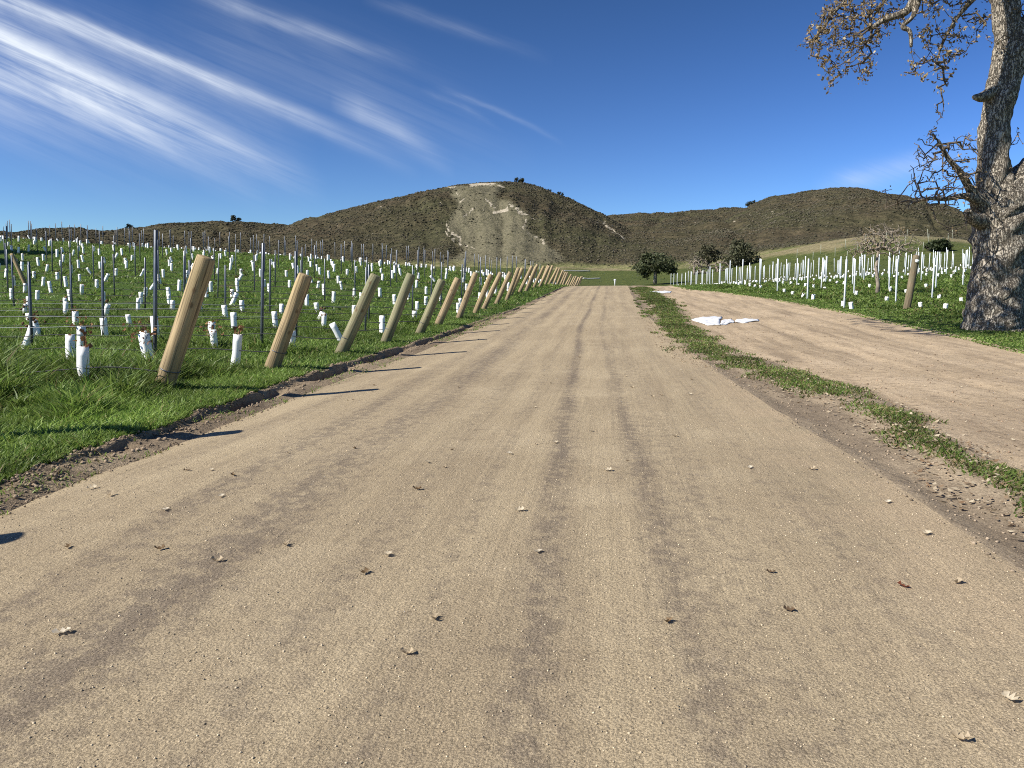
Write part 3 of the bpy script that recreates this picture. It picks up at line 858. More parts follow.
post_meshes = {}
for mname, mm in (('tan', M_WTAN), ('green', M_WGRN), ('orange', M_WORG)):
    post_meshes[mname] = [logpost(s + len(mname), 1.0, .135).mesh('end_post', mm, True) for s in (1, 2)]
rows = []
for n_ in range(-2, 42):
    Yp = PY0 + PDY * n_; Xp = -6.15 + (0.12 * math.sin(n_ * 2.1) if n_ > 2 else 0)
    kind = 'tan' if n_ in (-2, -1, 0, 1) else ('green' if n_ in (2, 3, 4) else 'orange')
    if n_ > 6 and n_ % 4 == 3: kind = 'tan'
    Lz = {0: 2.06, 1: 1.86, 2: 1.98, 3: 2.02, 4: 1.86}.get(n_, 1.93 + .06 * math.sin(n_ * 3.3))
    lean = {0: .35, 1: .375, 2: .46, 3: .40, 4: .42, 5: .45}.get(n_, .42 + .05 * math.sin(n_ * 1.7))
    if n_ < 0: Lz, lean = 1.9, .26
    if n_ in (0, 1): Xp -= .11 if n_ == 0 else .05
    if n_ == -1: Xp -= .22
    z = float(H(Xp, Yp))
    o = inst('end_post', random.choice(post_meshes[kind]), (Xp, Yp, z - .03), (rng.uniform(-.03, .03), lean if n_ != -1 else .24, 0), (1 if n_ < 6 else .9, 1 if n_ < 6 else .9, Lz))
    word = {'tan': 'tan', 'green': 'greenish grey', 'orange': 'orange tan'}[kind]
    if n_ < 0: lab = ['tan leaning wooden post out of view, casting the shadow at the left border', 'tan leaning wooden post just out of view, casting the broad shadow on the road'][n_ + 2]; gp = None
    elif n_ < 14: lab = f'{word} round wooden post leaning over the grass, {ORD[n_]} post up the road' if n_ else 'tan round wooden post leaning towards the road, the nearest and thickest looking one'; gp = 'leaning end posts along the road'
    else: lab = 'small leaning wooden post in the dense far end of the post line'; gp = 'far leaning end posts at the crest'
    tag(o, lab, 'post', gp)
    if 0 <= n_ < 6:
        for hz in (.20,):
            mb = MB(); th_ = np.linspace(0, 2 * math.pi, 19)
            tube(mb, np.stack([.141 * np.cos(th_), .141 * np.sin(th_), hz + .006 * np.sin(th_ + n_)], -1), np.full(19, .004), 5, None, False)
            mb.build('wire_wrap', M_STAKE, o, smooth=True)
    if n_ >= 0: rows.append((n_, Yp, Xp))


def stakemesh(m, w=.05, d=.035, ln=1.0):
    mb = MB(); t = .009
    prof = np.array([(-w / 2, -d / 2), (-w / 2 + t * 1.3, -d / 2), (-w / 2 + t * 1.3, d / 2 - t), (w / 2 - t * 1.3, d / 2 - t), (w / 2 - t * 1.3, -d / 2), (w / 2, -d / 2), (w / 2, d / 2), (-w / 2, d / 2)])
    V = np.array([(x, y, z) for z in (-.08, 1.0) for x, y in prof]) * [1, 1, ln]
    Fc = [(i, (i + 1) % 8, 8 + (i + 1) % 8, 8 + i) for i in range(8)] + [(0, 7, 2, 1), (7, 6, 3, 2), (6, 5, 4, 3)] + [(9, 10, 15, 8), (10, 11, 14, 15), (11, 12, 13, 14)]
    mb.add(V, Fc)
    return mb.mesh('trellis_stake', m)


SM = stakemesh(M_STAKE, .060, .042)


def inview(p, mg=6, htop=2.5):
    a = proj(np.array([p, [p[0], p[1], p[2] + htop]]))
    return a[2][0] > .5 and -mg < a[0][0] < W + mg


ns = 0
for n_, Yp, Xp in rows:
    if n_ > 24: break
    Yj = Yp
    xs = Xp - (2.15 + .3 * math.sin(n_ * 2.7)); c = 0
    while xs > -95:
        p = np.array([xs + rng.normal(0, .1), Yj + rng.normal(0, .05), 0]); p[2] = float(H(p[0], p[1]))
        if not (n_ == 0) and inview(p) and ns < 290:
            hgt = 2.42 if c == 0 and n_ in (1, 2, 3) else rng.uniform(2.02, 2.3)
            if n_ == 1 and c == 0: hgt = 2.55
            o = inst('trellis_stake', SM, p, (rng.normal(0, .008), -.03 + rng.normal(0, .012), math.pi + rng.normal(0, .15)), (1, 1, hgt)); ns += 1
            if n_ < 7 and c < 8: lab = f'dark metal stake, {ORD[c]} from the road in the row of the {ORD[n_]} leaning post'; gp = 'dark trellis stakes in the nearer vine rows'
            else: lab = 'thin dark trellis stake standing far up the green vineyard slope'; gp = 'dark trellis stakes far up the slope'
            tag(o, lab, 'stake', gp)
        c += 1; xs -= 5.9

# grow tubes


def tubemesh(seed, w=.145, h=.66):
    q = np.random.default_rng(seed); mb = MB(); a = w / 2; b = w / 2 * q.uniform(.75, 1); t = .006
    lv = 6; V = []; Fc = []
    for s_ in range(2):
        for i in range(lv):
            z = h * i / (lv - 1); k = 1 + .02 * math.sin(i * 2.1 + seed); ox, oy = .004 * math.sin(i * 1.3 + seed), .004 * math.cos(i * 1.7 + seed)
            for x, y in ((-a, -b), (a, -b), (a, b), (-a, b)): V.append((x * k * (1 if s_ == 0 else 1 - t / a * 1.5) + ox, y * k * (1 if s_ == 0 else 1 - t / b * 1.5) + oy, z))
    for i in range(lv - 1):
        for j in range(4):
            p, r = i * 4 + j, i * 4 + (j + 1) % 4
            Fc.append((p, r, r + 4, p + 4)); o_ = lv * 4; Fc.append((o_ + r, o_ + p, o_ + p + 4, o_ + r + 4))
    for j in range(4):
        p, r = (lv - 1) * 4 + j, (lv - 1) * 4 + (j + 1) % 4; Fc.append((p, r, r + lv * 4, p + lv * 4))
    mb.add(np.array(V), Fc); return mb


def vineleaves(seed, n=16, top=.66, sp=.11):
    q = np.random.default_rng(seed); mb = MB()
    tube(mb, [(0, 0, .05), (.01, 0, top * .6), (.02, .01, top + .05), (q.uniform(-.06, .06), .02, top + sp * 1.6)], [.012, .01, .008, .005], 5, (.10, .065, .04))
    for i in range(n):
        c = np.array([q.normal(0, sp * .6), q.normal(0, sp * .6), top + q.uniform(-.02, sp * 2)])
        A = q.normal(0, 1, 3); A /= np.linalg.norm(A); B = np.cross(A, q.normal(0, 1, 3)); B /= np.linalg.norm(B); s = q.uniform(.025, .05)
        V = [c - A * s, c - B * s * .8 + A * .1 * s, c + A * s, c + B * s * .8 + np.cross(A, B) * s * .4]
        t = q.random(); col = t * np.array([.33, .185, .08]) + (1 - t) * np.array([.16, .07, .04])
        mb.add(np.array(V), [(0, 1, 2), (0, 2, 3)], col)
    return mb.mesh('dry_vine_leaves', M_LEAFB)


TM = [tubemesh(s).mesh('grow_tube', M_TUBE) for s in range(6)]
VL = [vineleaves(s, 18 + 6 * (s % 2)) for s in range(4)]
VLbig = [vineleaves(20 + s, 55, .5, .22) for s in range(2)]
STEM = vineleaves(40, 3, .5, .1)

cand = []   # (depth, loc, rot, scale, row, index, side)
special = {(0, 0): -1.16, (1, 0): -.72, (1, 1): -2.32, (1, 2): -3.9}
for n_, Yp, Xp in rows:
    if n_ > 25: break
    off = special.get((n_, 0), -(.75 + .55 * rng.random())); x = Xp + off; c = 0
    while x > -95:
        xx = x + (rng.normal(0, .12) if n_ else 0)
        p = np.array([xx, Yp + rng.normal(0, .10), 0]); p[2] = float(H(p[0], p[1])) - .02
        if rng.random() < (2 if n_ < 2 else .97 if n_ < 3 else .86 if n_ < 15 else .58) and inview(p, 3, .5):
            til = (rng.normal(0, .07), rng.normal(0, .07))
            if rng.random() < .10: til = (rng.normal(0, .2), rng.choice([-1, 1]) * rng.uniform(.2, .55))
            if n_ == 0: til = (.0, .02)
            if n_ == 1 and c == 0: til = (.05, .12)
            sc_ = 1.06 if n_ == 0 else rng.uniform(.96, 1.06) if n_ < 2 else rng.uniform(.66, .98)
            cand.append((float(proj(p[None])[2][0]), p, (til[0], til[1], rng.uniform(-.7, .7)), sc_, n_, c, 'L'))
        c += 1; x -= (1.62 if n_ == 1 else 1.72 + rng.normal(0, .08)) if n_ > 0 else 2.6
# right-hand vineyard (rows run away from us, beside the track)
RX0, RDX = 11.0, 3.4
WS = stakemesh(M_WSTAKE, .075, .055); WSF = stakemesh(mat_simple('weathered_pale_steel', (.36, .37, .28), .6, .3, 0, 5, .2), .10, .07)
nw = 0
for k_ in range(16):
    Xr = RX0 + RDX * k_; y0 = 38.2 + (2.3 * math.sin(k_ * 1.9) if k_ else 0) + .9 * k_
    Yr = y0; c = 0
    while Yr < 150:
        p = np.array([Xr + rng.normal(0, .05), Yr + rng.normal(0, .25), 0]); p[2] = float(H(p[0], p[1]))
        if inview(p) and nw < 290 and p[2] > -50:
            o = inst('white_stake', WS, p, (rng.normal(0, .008), rng.normal(0, .012), math.pi + rng.uniform(-.3, .3)), (1, 1, 2.2 * rng.uniform(.96, 1.03))); nw += 1
            if k_ == 0 and c < 16: lab = f'white metal stake of the front row by the track, {ORD[c]} from the leaning wooden post'; gp = 'white stakes of the front row along the track'
            else: lab = 'white metal trellis stake deeper inside the right hand vineyard'; gp = 'white stakes deeper in the right vineyard'
            tag(o, lab, 'stake', gp)
        Yr += 7.2; c += 1
    Yr = y0 - 6 + rng.random(); c = 0
    while Yr < 135:
        p = np.array([Xr + rng.normal(0, .1), Yr, 0]); p[2] = float(H(p[0], p[1])) - .02
        if rng.random() < .68 and inview(p, 3, .5): cand.append((float(proj(p[None])[2][0]) * 1.25, p, (rng.normal(0, .1), rng.normal(0, .1), rng.uniform(-.7, .7)), rng.uniform(.34, .52), k_, c, 'R'))
        Yr += 2.4; c += 1
for k_ in range(15):
    for c in range(3):
        p = np.array([42 + 4.6 * k_ + rng.normal(0, .3), 160 + 11 * c + rng.normal(0, 1), 0]); p[2] = float(H(p[0], p[1])) + .1
        o = inst('white_stake', WSF, p, (rng.normal(0, .02), rng.normal(0, .03), math.pi), (.9, .9, 1.9))
        tag(o, 'pale thin stake standing on the tan knoll behind the right vineyard', 'stake', 'pale stakes on the far tan knoll')
cand.sort(key=lambda t: t[0])
rest = MB()
TB = [tubemesh(s) for s in range(6)]
TBV = [(np.concatenate(t.V), t.F, t.S) for t in TB]
for q, (dep, p, rot, sc_, n_, c, side) in enumerate(cand):
    v = rng.integers(0, 6)
    if q < 300:
        if side == 'L' and n_ < 6:
            lab = f'white vine tube, {ORD[min(c, 19)]} from the road in the row of the {ORD[n_]} leaning post'
            root = empty('young_vine', p, lab, 'young vine', 'white tubed vines in the nearer left rows'); root.rotation_euler = rot; root.scale = (1, 1, sc_)
            inst('grow_tube', TM[v], parent=root)
            big = (n_ == 2 and c in (3,)) or (n_ == 1 and c == 1) or rng.random() < .05
            if big: inst('dry_vine_leaves', VLbig[c % 2], parent=root)
            elif rng.random() < .30 or (n_ < 2 and c < 2): inst('dry_vine_leaves', VL[(n_ + c) % 4], parent=root)
        else:
            o = inst('young_vine', TM[v], p, rot, (1, 1, sc_))
            if side == 'L': tag(o, 'small white vine tube far up the green vineyard on the left', 'young vine', 'white vine tubes far up the left slope')
            else: tag(o, 'short white vine tube among the white stakes of the right vineyard', 'young vine', 'white vine tubes in the right vineyard')
    else:
        V = TBV[v][0] * [1, 1, sc_]
        ca, sa = math.cos(rot[2]), math.sin(rot[2]); V = np.stack([V[:, 0] * ca - V[:, 1] * sa, V[:, 0] * sa + V[:, 1] * ca, V[:, 2]], -1)
        V[:, 0] += V[:, 2] * rot[1]; V[:, 1] -= V[:, 2] * rot[0]
        rest.add(V + p, [f for f in TBV[v][1]])
tag(rest.build('young_vines', M_TUBE), 'countless tiny white vine tubes in the farthest vineyard rows', 'young vine', kind='stuff')

# some rust-coloured dead shoots over the far rows
mb = MB(); n = 1500
pick = [t for t in cand if t[0] > 18 and rng.random() < .35]
for t in pick:
    kk = rng.integers(3, 9) if t[6] == 'L' else rng.integers(4, 10)
    P = t[1] + np.stack([rng.normal(0, .12, kk), rng.normal(0, .12, kk), .58 * t[3] + rng.uniform(-.1, .28, kk)], -1)
    s = rng.uniform(.025, .05, kk); cc = np.array([.17, .095, .05]) if t[6] == 'L' else np.array([.15, .13, .05])
    lumps(mb, P, s, s, cc * rng.uniform(.6, 1.4, (kk, 1)), .5)
tag(mb.build('withered_shoots', M_LEAFB), 'rust brown withered shoots above the white tubes of the far rows', kind='stuff')

# drip hoses along the rows
for n_, Yp, Xp in rows[:12]:
    xs = np.linspace(Xp, -.80 * Yp - 4, 60)
    zz = H(xs, np.full(60, Yp)); ker = np.ones(9) / 9; zz = np.convolve(np.pad(zz, 4, mode='edge'), ker, 'valid')
    zz = zz + .34 + .03 * np.sin(xs * 3.9 / 1.6 + n_)
    P = np.stack([xs, Yp - .07 + .02 * np.sin(xs * 1.3), zz], -1)
    mb = MB(); tube(mb, P, np.full(60, .010 if n_ < 4 else .013), 6)
    tag(mb.build('drip_hose', M_HOSE, smooth=True), f'dark drip hose strung low along the vine row of the {ORD[n_]} leaning post', 'hose', 'drip hoses along the left vine rows')
for n_, Yp, Xp in rows[:4]:
    xs = np.linspace(Xp + .15, -.80 * Yp - 4, 40); zz = H(xs, np.full(40, Yp)); zz = np.convolve(np.pad(zz, 6, mode='edge'), np.ones(13) / 13, 'valid') + .95
    mb = MB(); tube(mb, np.stack([xs, np.full(40, Yp + .03), zz], -1), np.full(40, .004), 5)
    tag(mb.build('trellis_wire', M_STAKE, smooth=True), f'thin bare trellis wire at waist height in the row of the {ORD[n_]} leaning post', 'wire', 'trellis wires of the left vine rows')

# the small pale post at the far left, leaning away
pb = hit(26, 286, H); z = float(H(pb[0], pb[1])); dd = float(proj(pb[None])[2][0])
Lp = 35 * dd / FPX
o = inst('end_post', logpost(31, 1.0, .11).mesh('end_post', M_WTAN, True), (pb[0], pb[1], z - .02), (0, -.40, 0), (1, 1, Lp))
tag(o, 'pale yellow wooden post leaning left on its own at the far left slope', 'post')

# ------------------------------------------------------------------ trees


def grow(nodes, parents, attr, step=.16, jit=.25, droop=0.0):
    """grow connected twigs from the skeleton nodes to every attractor point"""
    N = [np.array(p, float) for p in nodes]; par = list(parents); tips = []
    A = np.array(attr); base = np.array(N)
    d0 = np.array([np.min(np.linalg.norm(base - a, axis=1)) for a in A]); A = A[np.argsort(d0)]
    buf = np.zeros((len(N) + len(A) * 40, 3)); buf[:len(N)] = base; cnt = len(N)
    for a in A:
        dd = np.linalg.norm(buf[:cnt] - a, axis=1); i = int(np.argmin(dd)); L = dd[i]
        k = max(1, min(30, int(L / step))); p0 = buf[i].copy(); prev = i
        nrm = rng.normal(0, 1, 3) * L * jit * .5
        for s in range(1, k + 1):
            t = s / k
            p = p0 * (1 - t) + a * t + nrm * math.sin(math.pi * t) + rng.normal(0, step * jit * .5, 3); p[2] -= droop * L * math.sin(math.pi * t)
            buf[cnt] = p; par.append(prev); prev = cnt; cnt += 1
            if cnt >= len(buf) - 31: break
        tips.append(prev)
        if cnt >= len(buf) - 31: break
    return buf[:cnt].copy(), np.array(par), tips


def pipe(par, tips, n, r0, ex=.5):
    w = np.zeros(n)
    for t in tips: w[t] += 1
    for i in range(n - 1, -1, -1):
        if par[i] >= 0: w[par[i]] += w[i]
    return r0 * np.maximum(w, 1) ** ex


def twigmesh(mb, P, par, rad, skip, sides=4):
    n = len(P)
    for i in range(skip, n):
        p = par[i]
        if p < 0: continue
        tube(mb, [P[p], P[i]], [min(rad[p], rad[i] * 1.5), rad[i]], sides, None, False)


def leafquads(mb, C, s, cols, flat=.8):
    n = len(C); A = rng.normal(0, 1, (n, 3)); A /= np.linalg.norm(A, axis=1)[:, None]
    B = np.cross(A, rng.normal(0, 1, (n, 3))); B /= np.linalg.norm(B, axis=1)[:, None]; Nn = np.cross(A, B)
    s = s[:, None]
    V = np.stack([C - A * s, C - B * s * .55 + Nn * s * .2, C + A * s, C + B * s * .55 + Nn * s * .2], 1)
    mb.add(V.reshape(-1, 3), np.concatenate([np.array([[0, 1, 2], [0, 2, 3]]) + 4 * i for i in range(n)]), np.repeat(cols, 4, 0))


# --- the big valley oak on the right
tb = hit(994, 330, H); TD = float(proj(tb[None])[2][0]); pm = FPX / TD


def tp(px, py, dz=0.0): return at_depth(px, py, TD + dz)


oak = empty('oak_tree', tb, 'large old oak with thick furrowed trunk and sparse brown leaves beside the track', 'tree')
OFF = tb


def limb(mb, pts, n=20, wob=.2, seed=0, sub=6):
    P = np.array([tp(x, y, dz) for x, y, r, dz in pts]); r = np.array([q[2] for q in pts]) / pm
    k = len(P); u = np.linspace(0, k - 1, (k - 1) * sub + 1)

    def cr(A):
        out = []
        for t in u:
            i = min(int(t), k - 2); f = t - i
            p0, p1, p2, p3 = A[max(i - 1, 0)], A[i], A[i + 1], A[min(i + 2, k - 1)]
            out.append(.5 * (2 * p1 + (p2 - p0) * f + (2 * p0 - 5 * p1 + 4 * p2 - p3) * f ** 2 + (3 * p1 - p0 - 3 * p2 + p3) * f ** 3))
        return np.array(out)
    Q = cr(P); rr = np.maximum(cr(r[:, None])[:, 0], .008)
    tube(mb, Q - OFF, rr, n, None, True, wob, seed)
    return Q, rr


mb = MB()
trunk_pts = [(995, 345, 34, 0), (995, 333, 30, 0), (995, 322, 27, 0), (995, 300, 24.5, 0), (996, 270, 23.5, 0), (999, 240, 24, 0), (1001, 215, 26, 0), (1001, 198, 24, 0), (995, 180, 17, 0), (993, 150, 14, 0), (996, 120, 13.5, 0),
             (1002, 90, 14.5, 0), (1009, 62, 15.5, .1), (1010, 40, 14, .1), (1006, 15, 12.5, .1), (1003, -20, 11.5, .1), (1000, -70, 10, 0), (992, -130, 8, -.3)]
sk = []
Q, rr = limb(mb, trunk_pts, 40, .22, 3, 8); sk.append(Q)
for a in (-2.6, -1.7, -.6, .5, 1.5, 2.6):   # root flare
    d = np.array([math.cos(a), math.sin(a), 0]); b0 = tb - OFF
    tube(mb, [b0 + d * .45 + [0, 0, .75], b0 + d * .62 + [0, 0, .35], b0 + d * .74 + [0, 0, .05], b0 + d * .88 + [0, 0, -.15]], [.16, .19, .17, .10], 10, None, True, .2, 5)
trunk = mb.build('trunk', M_BARK, oak, smooth=True)
limbs = [
    [(1012, 60, 11, 0), (1024, 36, 12, 0), (1040, 10, 11, 0), (1060, -30, 10, 0), (1080, -90, 7, 0)],
    [(1006, 212, 22, 0), (1022, 192, 22, .1), (1045, 168, 19, .3), (1075, 140, 15, .5), (1110, 90, 11, .8)],
    [(988, 216, 13, 0), (974, 196, 5.5, -.4), (960, 172, 3.0, -.8), (948, 158, 2.2, -1.0), (938, 140, 1.4, -1.1)],
    [(985, 203, 9, -.2), (966, 196, 3.4, -.6), (945, 199, 2.0, -.9), (925, 199, 1.4, -1.2), (908, 205, .9, -1.3)],
    [(984, 222, 9, -.2), (973, 219, 6, -.6), (967, 211, 3.5, -.8)],
    [(994, 90, 7, -.1), (983, 97, 5, -.4), (974, 97, 2.2, -.6)],
    [(1000, -70, 9, .1), (968, -48, 8, .6), (940, -22, 7, 1.0), (918, -4, 5.5, 1.2), (905, 12, 4.2, 1.3), (884, 20, 3, 1.4), (868, 30, 1.6, 1.5)],
    [(918, -4, 5, 1.2), (913, 16, 2.4, 1.1), (903, 26, 2.6, 1.1), (910, 32, 2.2, 1.1), (911, 47, 1.5, 1.1)],
    [(968, -48, 6, .6), (915, -45, 5, 1.4), (865, -18, 3, 2.0), (835, 12, 1.5, 2.3), (815, 40, .8, 2.4)],
    [(1004, 10, 7, .2), (985, -10, 5, .7), (960, 14, 2, 1), (944, 40, 1.3, 1.2), (934, 70, .8, 1.3)],
    [(1000, -70, 8, 0), (900, -160, 8, -3), (740, -200, 7, -5), (560, -210, 5, -6)],
    [(992, -130, 7, 0), (870, -250, 7, -2), (700, -300, 6, -4)],
]
for q, l in enumerate(limbs):
    mb = MB(); Q, rr = limb(mb, l, 12, .18, q + 10, 6); sk.append(Q); mb.build('limb', M_BARK, oak, smooth=True)
nodes = []; pars = []
for q in sk:
    for i, p in enumerate(q): nodes.append(p); pars.append(len(nodes) - 2 if i else -1)


def attract(poly, n, dz0, dz1):
    x0 = min(p[0] for p in poly); x1 = max(p[0] for p in poly); y0 = min(p[1] for p in poly); y1 = max(p[1] for p in poly); out = []
    while len(out) < n:
        x, y = rng.uniform(x0, x1), rng.uniform(y0, y1)
        if inpoly(np.array([x]), np.array([y]), poly)[0]: out.append(tp(x, y, rng.uniform(dz0, dz1)))
    return out


A1 = attract([(802, 42), (815, 20), (832, -15), (905, -25), (908, 18), (890, 30), (876, 62), (868, 84), (852, 66), (840, 78), (828, 92), (816, 64), (798, 50)], 380, 1.2, 3.0)
A1 += attract([(806, 30), (840, -10), (900, -20), (885, 30), (845, 55), (815, 50)], 130, 1.2, 3.0)
A2 = attract([(905, -25), (992, -25), (986, 30), (972, 55), (958, 62), (952, 78), (930, 74), (918, 84), (905, 70), (915, 45), (922, 20)], 260, .3, 1.8)
A3 = attract([(908, 150), (920, 138), (936, 128), (950, 140), (968, 130), (982, 150), (984, 185), (965, 200), (940, 214), (920, 200), (906, 205), (912, 180)], 380, -1.7, -.4)
A4 = attract([(936, 75), (946, 80), (944, 100), (941, 128), (932, 130), (936, 105)], 22, .9, 1.3)
A5 = attract([(1000, 140), (1024, 110), (1024, 195), (1008, 185)], 16, -.8, .4) + attract([(1012, -10), (1024, -10), (1024, 30), (1016, 22)], 8, -.6, .3)
A6 = attract([(880, 190), (905, 186), (970, 200), (968, 232), (940, 236), (930, 215), (895, 214)], 60, -1.6, -.5)
CAN = []
while len(CAN) < 300:   # the spreading crown overhead, above the picture; it dapples trunk and grass
    h_ = rng.uniform(8.5, 13.5); x = rng.uniform(9.6, 14.6) - .849 * h_ * 1.28; y = rng.uniform(24, 35) - .529 * h_ * 1.28
    z = h_ + SLOPE * y
    qx, qy, _ = proj(np.array([[x, y, z]]))
    if qy[0] < -35 and fbm(np.array([x * .35]), np.array([y * .35 + z * .3]), 2, 91)[0] > -.12: CAN.append(np.array([x, y, z]))
A5 += attract([(985, -20), (1024, -20), (1024, 55), (1000, 62), (984, 40)], 30, -.9, .9)
P, par, tips = grow(nodes, pars, A1 + A2 + A3 + A4 + A5 + A6 + CAN, .17, .5, .04)
rad = pipe(par, tips, len(P), .0075, .42); rad = np.minimum(rad, .07)
mb = MB(); twigmesh(mb, P - OFF, par, rad, len(nodes), 4)
mb.build('twigs', M_TWIG, oak)
nA = len(A1) + len(A2)
lv = []; sz_ = []
for i in range(len(nodes), len(P)):
    px_, py_, _ = proj(P[i][None]); px_, py_ = px_[0], py_[0]
    if py_ < -30: k = 2; s0 = .14
    elif py_ < 100 and px_ < 995: k = rng.poisson(3.8); s0 = .064
    elif py_ < 130: k = rng.poisson(1.0); s0 = .05
    else: k = rng.poisson(.7); s0 = .045
    for _ in range(k): lv.append(P[i] + rng.normal(0, .055, 3)); sz_.append(s0 * rng.uniform(.6, 1.25))
lv = np.array(lv); sz_ = np.array(sz_)
t = rng.random((len(lv), 1)); t2 = rng.random((len(lv), 1))
cols = t * np.array([.34, .245, .135]) + (1 - t) * np.array([.23, .18, .10]); cols = np.where(t2 < .14, np.array([.48, .41, .28]), cols) * rng.uniform(.6, 1.2, (len(lv), 1))
mb = MB(); leafquads(mb, lv - OFF, sz_, cols); mb.build('leaves', M_LEAFB, oak)

# leaning wooden end post in front of the right-hand vineyard
pw = hit(906, 309, H); dpw = float(proj(pw[None])[2][0])
root = empty('end_post', (pw[0], pw[1], pw[2] - .03), 'weathered brown wooden post with a white cap plate, leaning right beside the oak', 'post')
root.rotation_euler = (.02, .14, 0)
logpost(77, 54 * dpw / FPX, .15).build('log', M_WOLD, root, smooth=True)
mb = MB(); tube(mb, [(0, -.14, 52 * dpw / FPX - .22), (0, -.165, 52 * dpw / FPX - .10)], [.08, .085], 10, None); mb.build('white_plate', M_WSTAKE, root)


def tree(name, base, lobes, label, hue, nleaf, leaf=.22, trunk_r=.3, trunk_h=1.0, dark=1.0, group=None, natt=90, bare=False, twig=M_TWIG, tw=.0075):
    """lobes: (dx, dy, z, rx, rz) around the base"""
    base = np.array(base, float); root = empty(name, base, label, 'tree', group)
    mb = MB(); top = np.array([rng.normal(0, .1), 0, trunk_h])
    tpnts = np.array([(0, 0, -.3), (0.03, 0, trunk_h * .4), top, top + [.1, .05, trunk_h * .6]])
    tube(mb, tpnts, [trunk_r * 1.25, trunk_r, trunk_r * .85, trunk_r * .55], 10, None, True, .15, 3)
    mb.build('trunk', M_BARK if not bare else twig, root, smooth=True)
    att = []
    for q in range(natt):
        l = lobes[rng.integers(0, len(lobes))]; v = rng.normal(0, 1, 3); v /= np.linalg.norm(v); v *= rng.random() ** .4
        att.append(np.array([l[0] + v[0] * l[3], l[1] + v[1] * l[3], l[2] + v[2] * l[4]]))
    P, par, tips = grow(list(tpnts), [-1, 0, 1, 2], att, .35 if not bare else .2, .4)
    rad = np.minimum(pipe(par, tips, len(P), .018 if not bare else tw, .5), trunk_r * .6)
    mb = MB(); twigmesh(mb, P, par, rad, 1, 4); mb.build('branches', twig, root)
    if nleaf:
        C = []; c0 = []
        for l in lobes:
            k = int(nleaf * l[3] ** 2 / sum(q[3] ** 2 for q in lobes)); nc = max(6, k // 55)
            v = rng.normal(0, 1, (nc, 3)); v /= np.linalg.norm(v, axis=1)[:, None]; v *= rng.uniform(.55, 1.0, (nc, 1))
            cc = np.array([l[0], l[1], l[2]]) + v * [l[3], l[3], l[4]]
            ii = rng.integers(0, nc, k); C.append(cc[ii] + rng.normal(0, .20 * l[3] + .05, (k, 3)) * [1, 1, .75]); c0.append(rng.uniform(.65, 1.3, nc)[ii])
        C = np.concatenate(C); c0 = np.concatenate(c0)[:, None]
        kp = C[:, 2] > .15; C, c0 = C[kp], c0[kp]
        mb = MB(); leafquads(mb, C, leaf * rng.uniform(.6, 1.3, len(C)), np.array(hue) * c0 * rng.uniform(.7, 1.3, (len(C), 1))); mb.build('foliage', M_FOL, root)
    return root


def tree_px(name, px, pyb, depth, lobes_px, label, hue, nleaf, **k):
    p = at_depth(px, pyb, depth); p[2] = max(p[2], float(H(p[0], p[1])) - .1) if depth < 200 else p[2]
    s = depth / FPX
    bx, by, _ = proj(p[None])
    lobes = [((x - px) * s, dz, (by[0] - y) * s, rx * s, ry * s) for x, y, rx, ry, dz in lobes_px]
    return tree(name, p, lobes, label, hue, nleaf, **k)


tree_px('oak_tree', 655, 282, 150, [(655, 264, 16, 9, 0), (645, 268, 10, 7, 1), (666, 268, 10, 7, -1), (652, 258, 9, 6, 0)], 'dense dark green round oak at the far end of the white stakes', (.080, .092, .042), 4600, leaf=.26, trunk_r=.35, trunk_h=1.6)
tree_px('oak_tree', 741, 280, 190, [(741, 256, 13, 12, 0), (733, 262, 9, 9, 1), (749, 262, 9, 9, 0), (739, 247, 7, 7, 0)], 'tall dark oak right of the bare grey tree behind the white stakes', (.088, .090, .048), 3600, leaf=.32, trunk_r=.4, trunk_h=2)
tree_px('oak_tree', 708, 280, 200, [(710, 252, 8, 8, 0), (703, 258, 9, 8, 0), (716, 256, 6, 8, 1)], 'thin olive oak with gaps in its crown, left of the tall dark oak', (.098, .094, .052), 1500, leaf=.30, trunk_r=.35, trunk_h=3)
tree_px('bare_tree', 694, 281, 185, [(694, 264, 10, 10, 0), (702, 268, 10, 9, 0), (722, 268, 9, 9, 1)], 'leafless grey tree with pale twigs between the two dark oaks', (.1, .1, .1), 0, trunk_r=.25, trunk_h=1.6, bare=True, twig=M_DEAD, natt=420, tw=.028)
tree_px('bare_tree', 877, 296, 47, [(877, 244, 28, 15, 0), (862, 247, 17, 11, .4), (899, 248, 20, 11, -.5), (880, 234, 22, 11, 0)], 'small leafless tree with pale branching twigs standing amid the white stakes', (.2, .14, .07), 420, leaf=.05, trunk_r=.12, trunk_h=1.7, bare=True, twig=M_DEAD, natt=700)
bq = hit(937, 251.5, lambda X, Y: np.maximum(H(X, Y), hills_z(X, Y))); bs = float(proj(bq[None])[2][0]) / FPX
tree('round_bush', bq - np.array([0, 0, .1]), [(0, 0, 6 * bs, 9 * bs, 5.5 * bs), (-7 * bs, 0, 4.5 * bs, 5 * bs, 4 * bs), (7 * bs, 0, 5 * bs, 5 * bs, 4 * bs)], 'single dark green bush on the tan slope left of the oak trunk', (.042, .056, .022), 2200, leaf=.28, trunk_r=.2, trunk_h=.5)
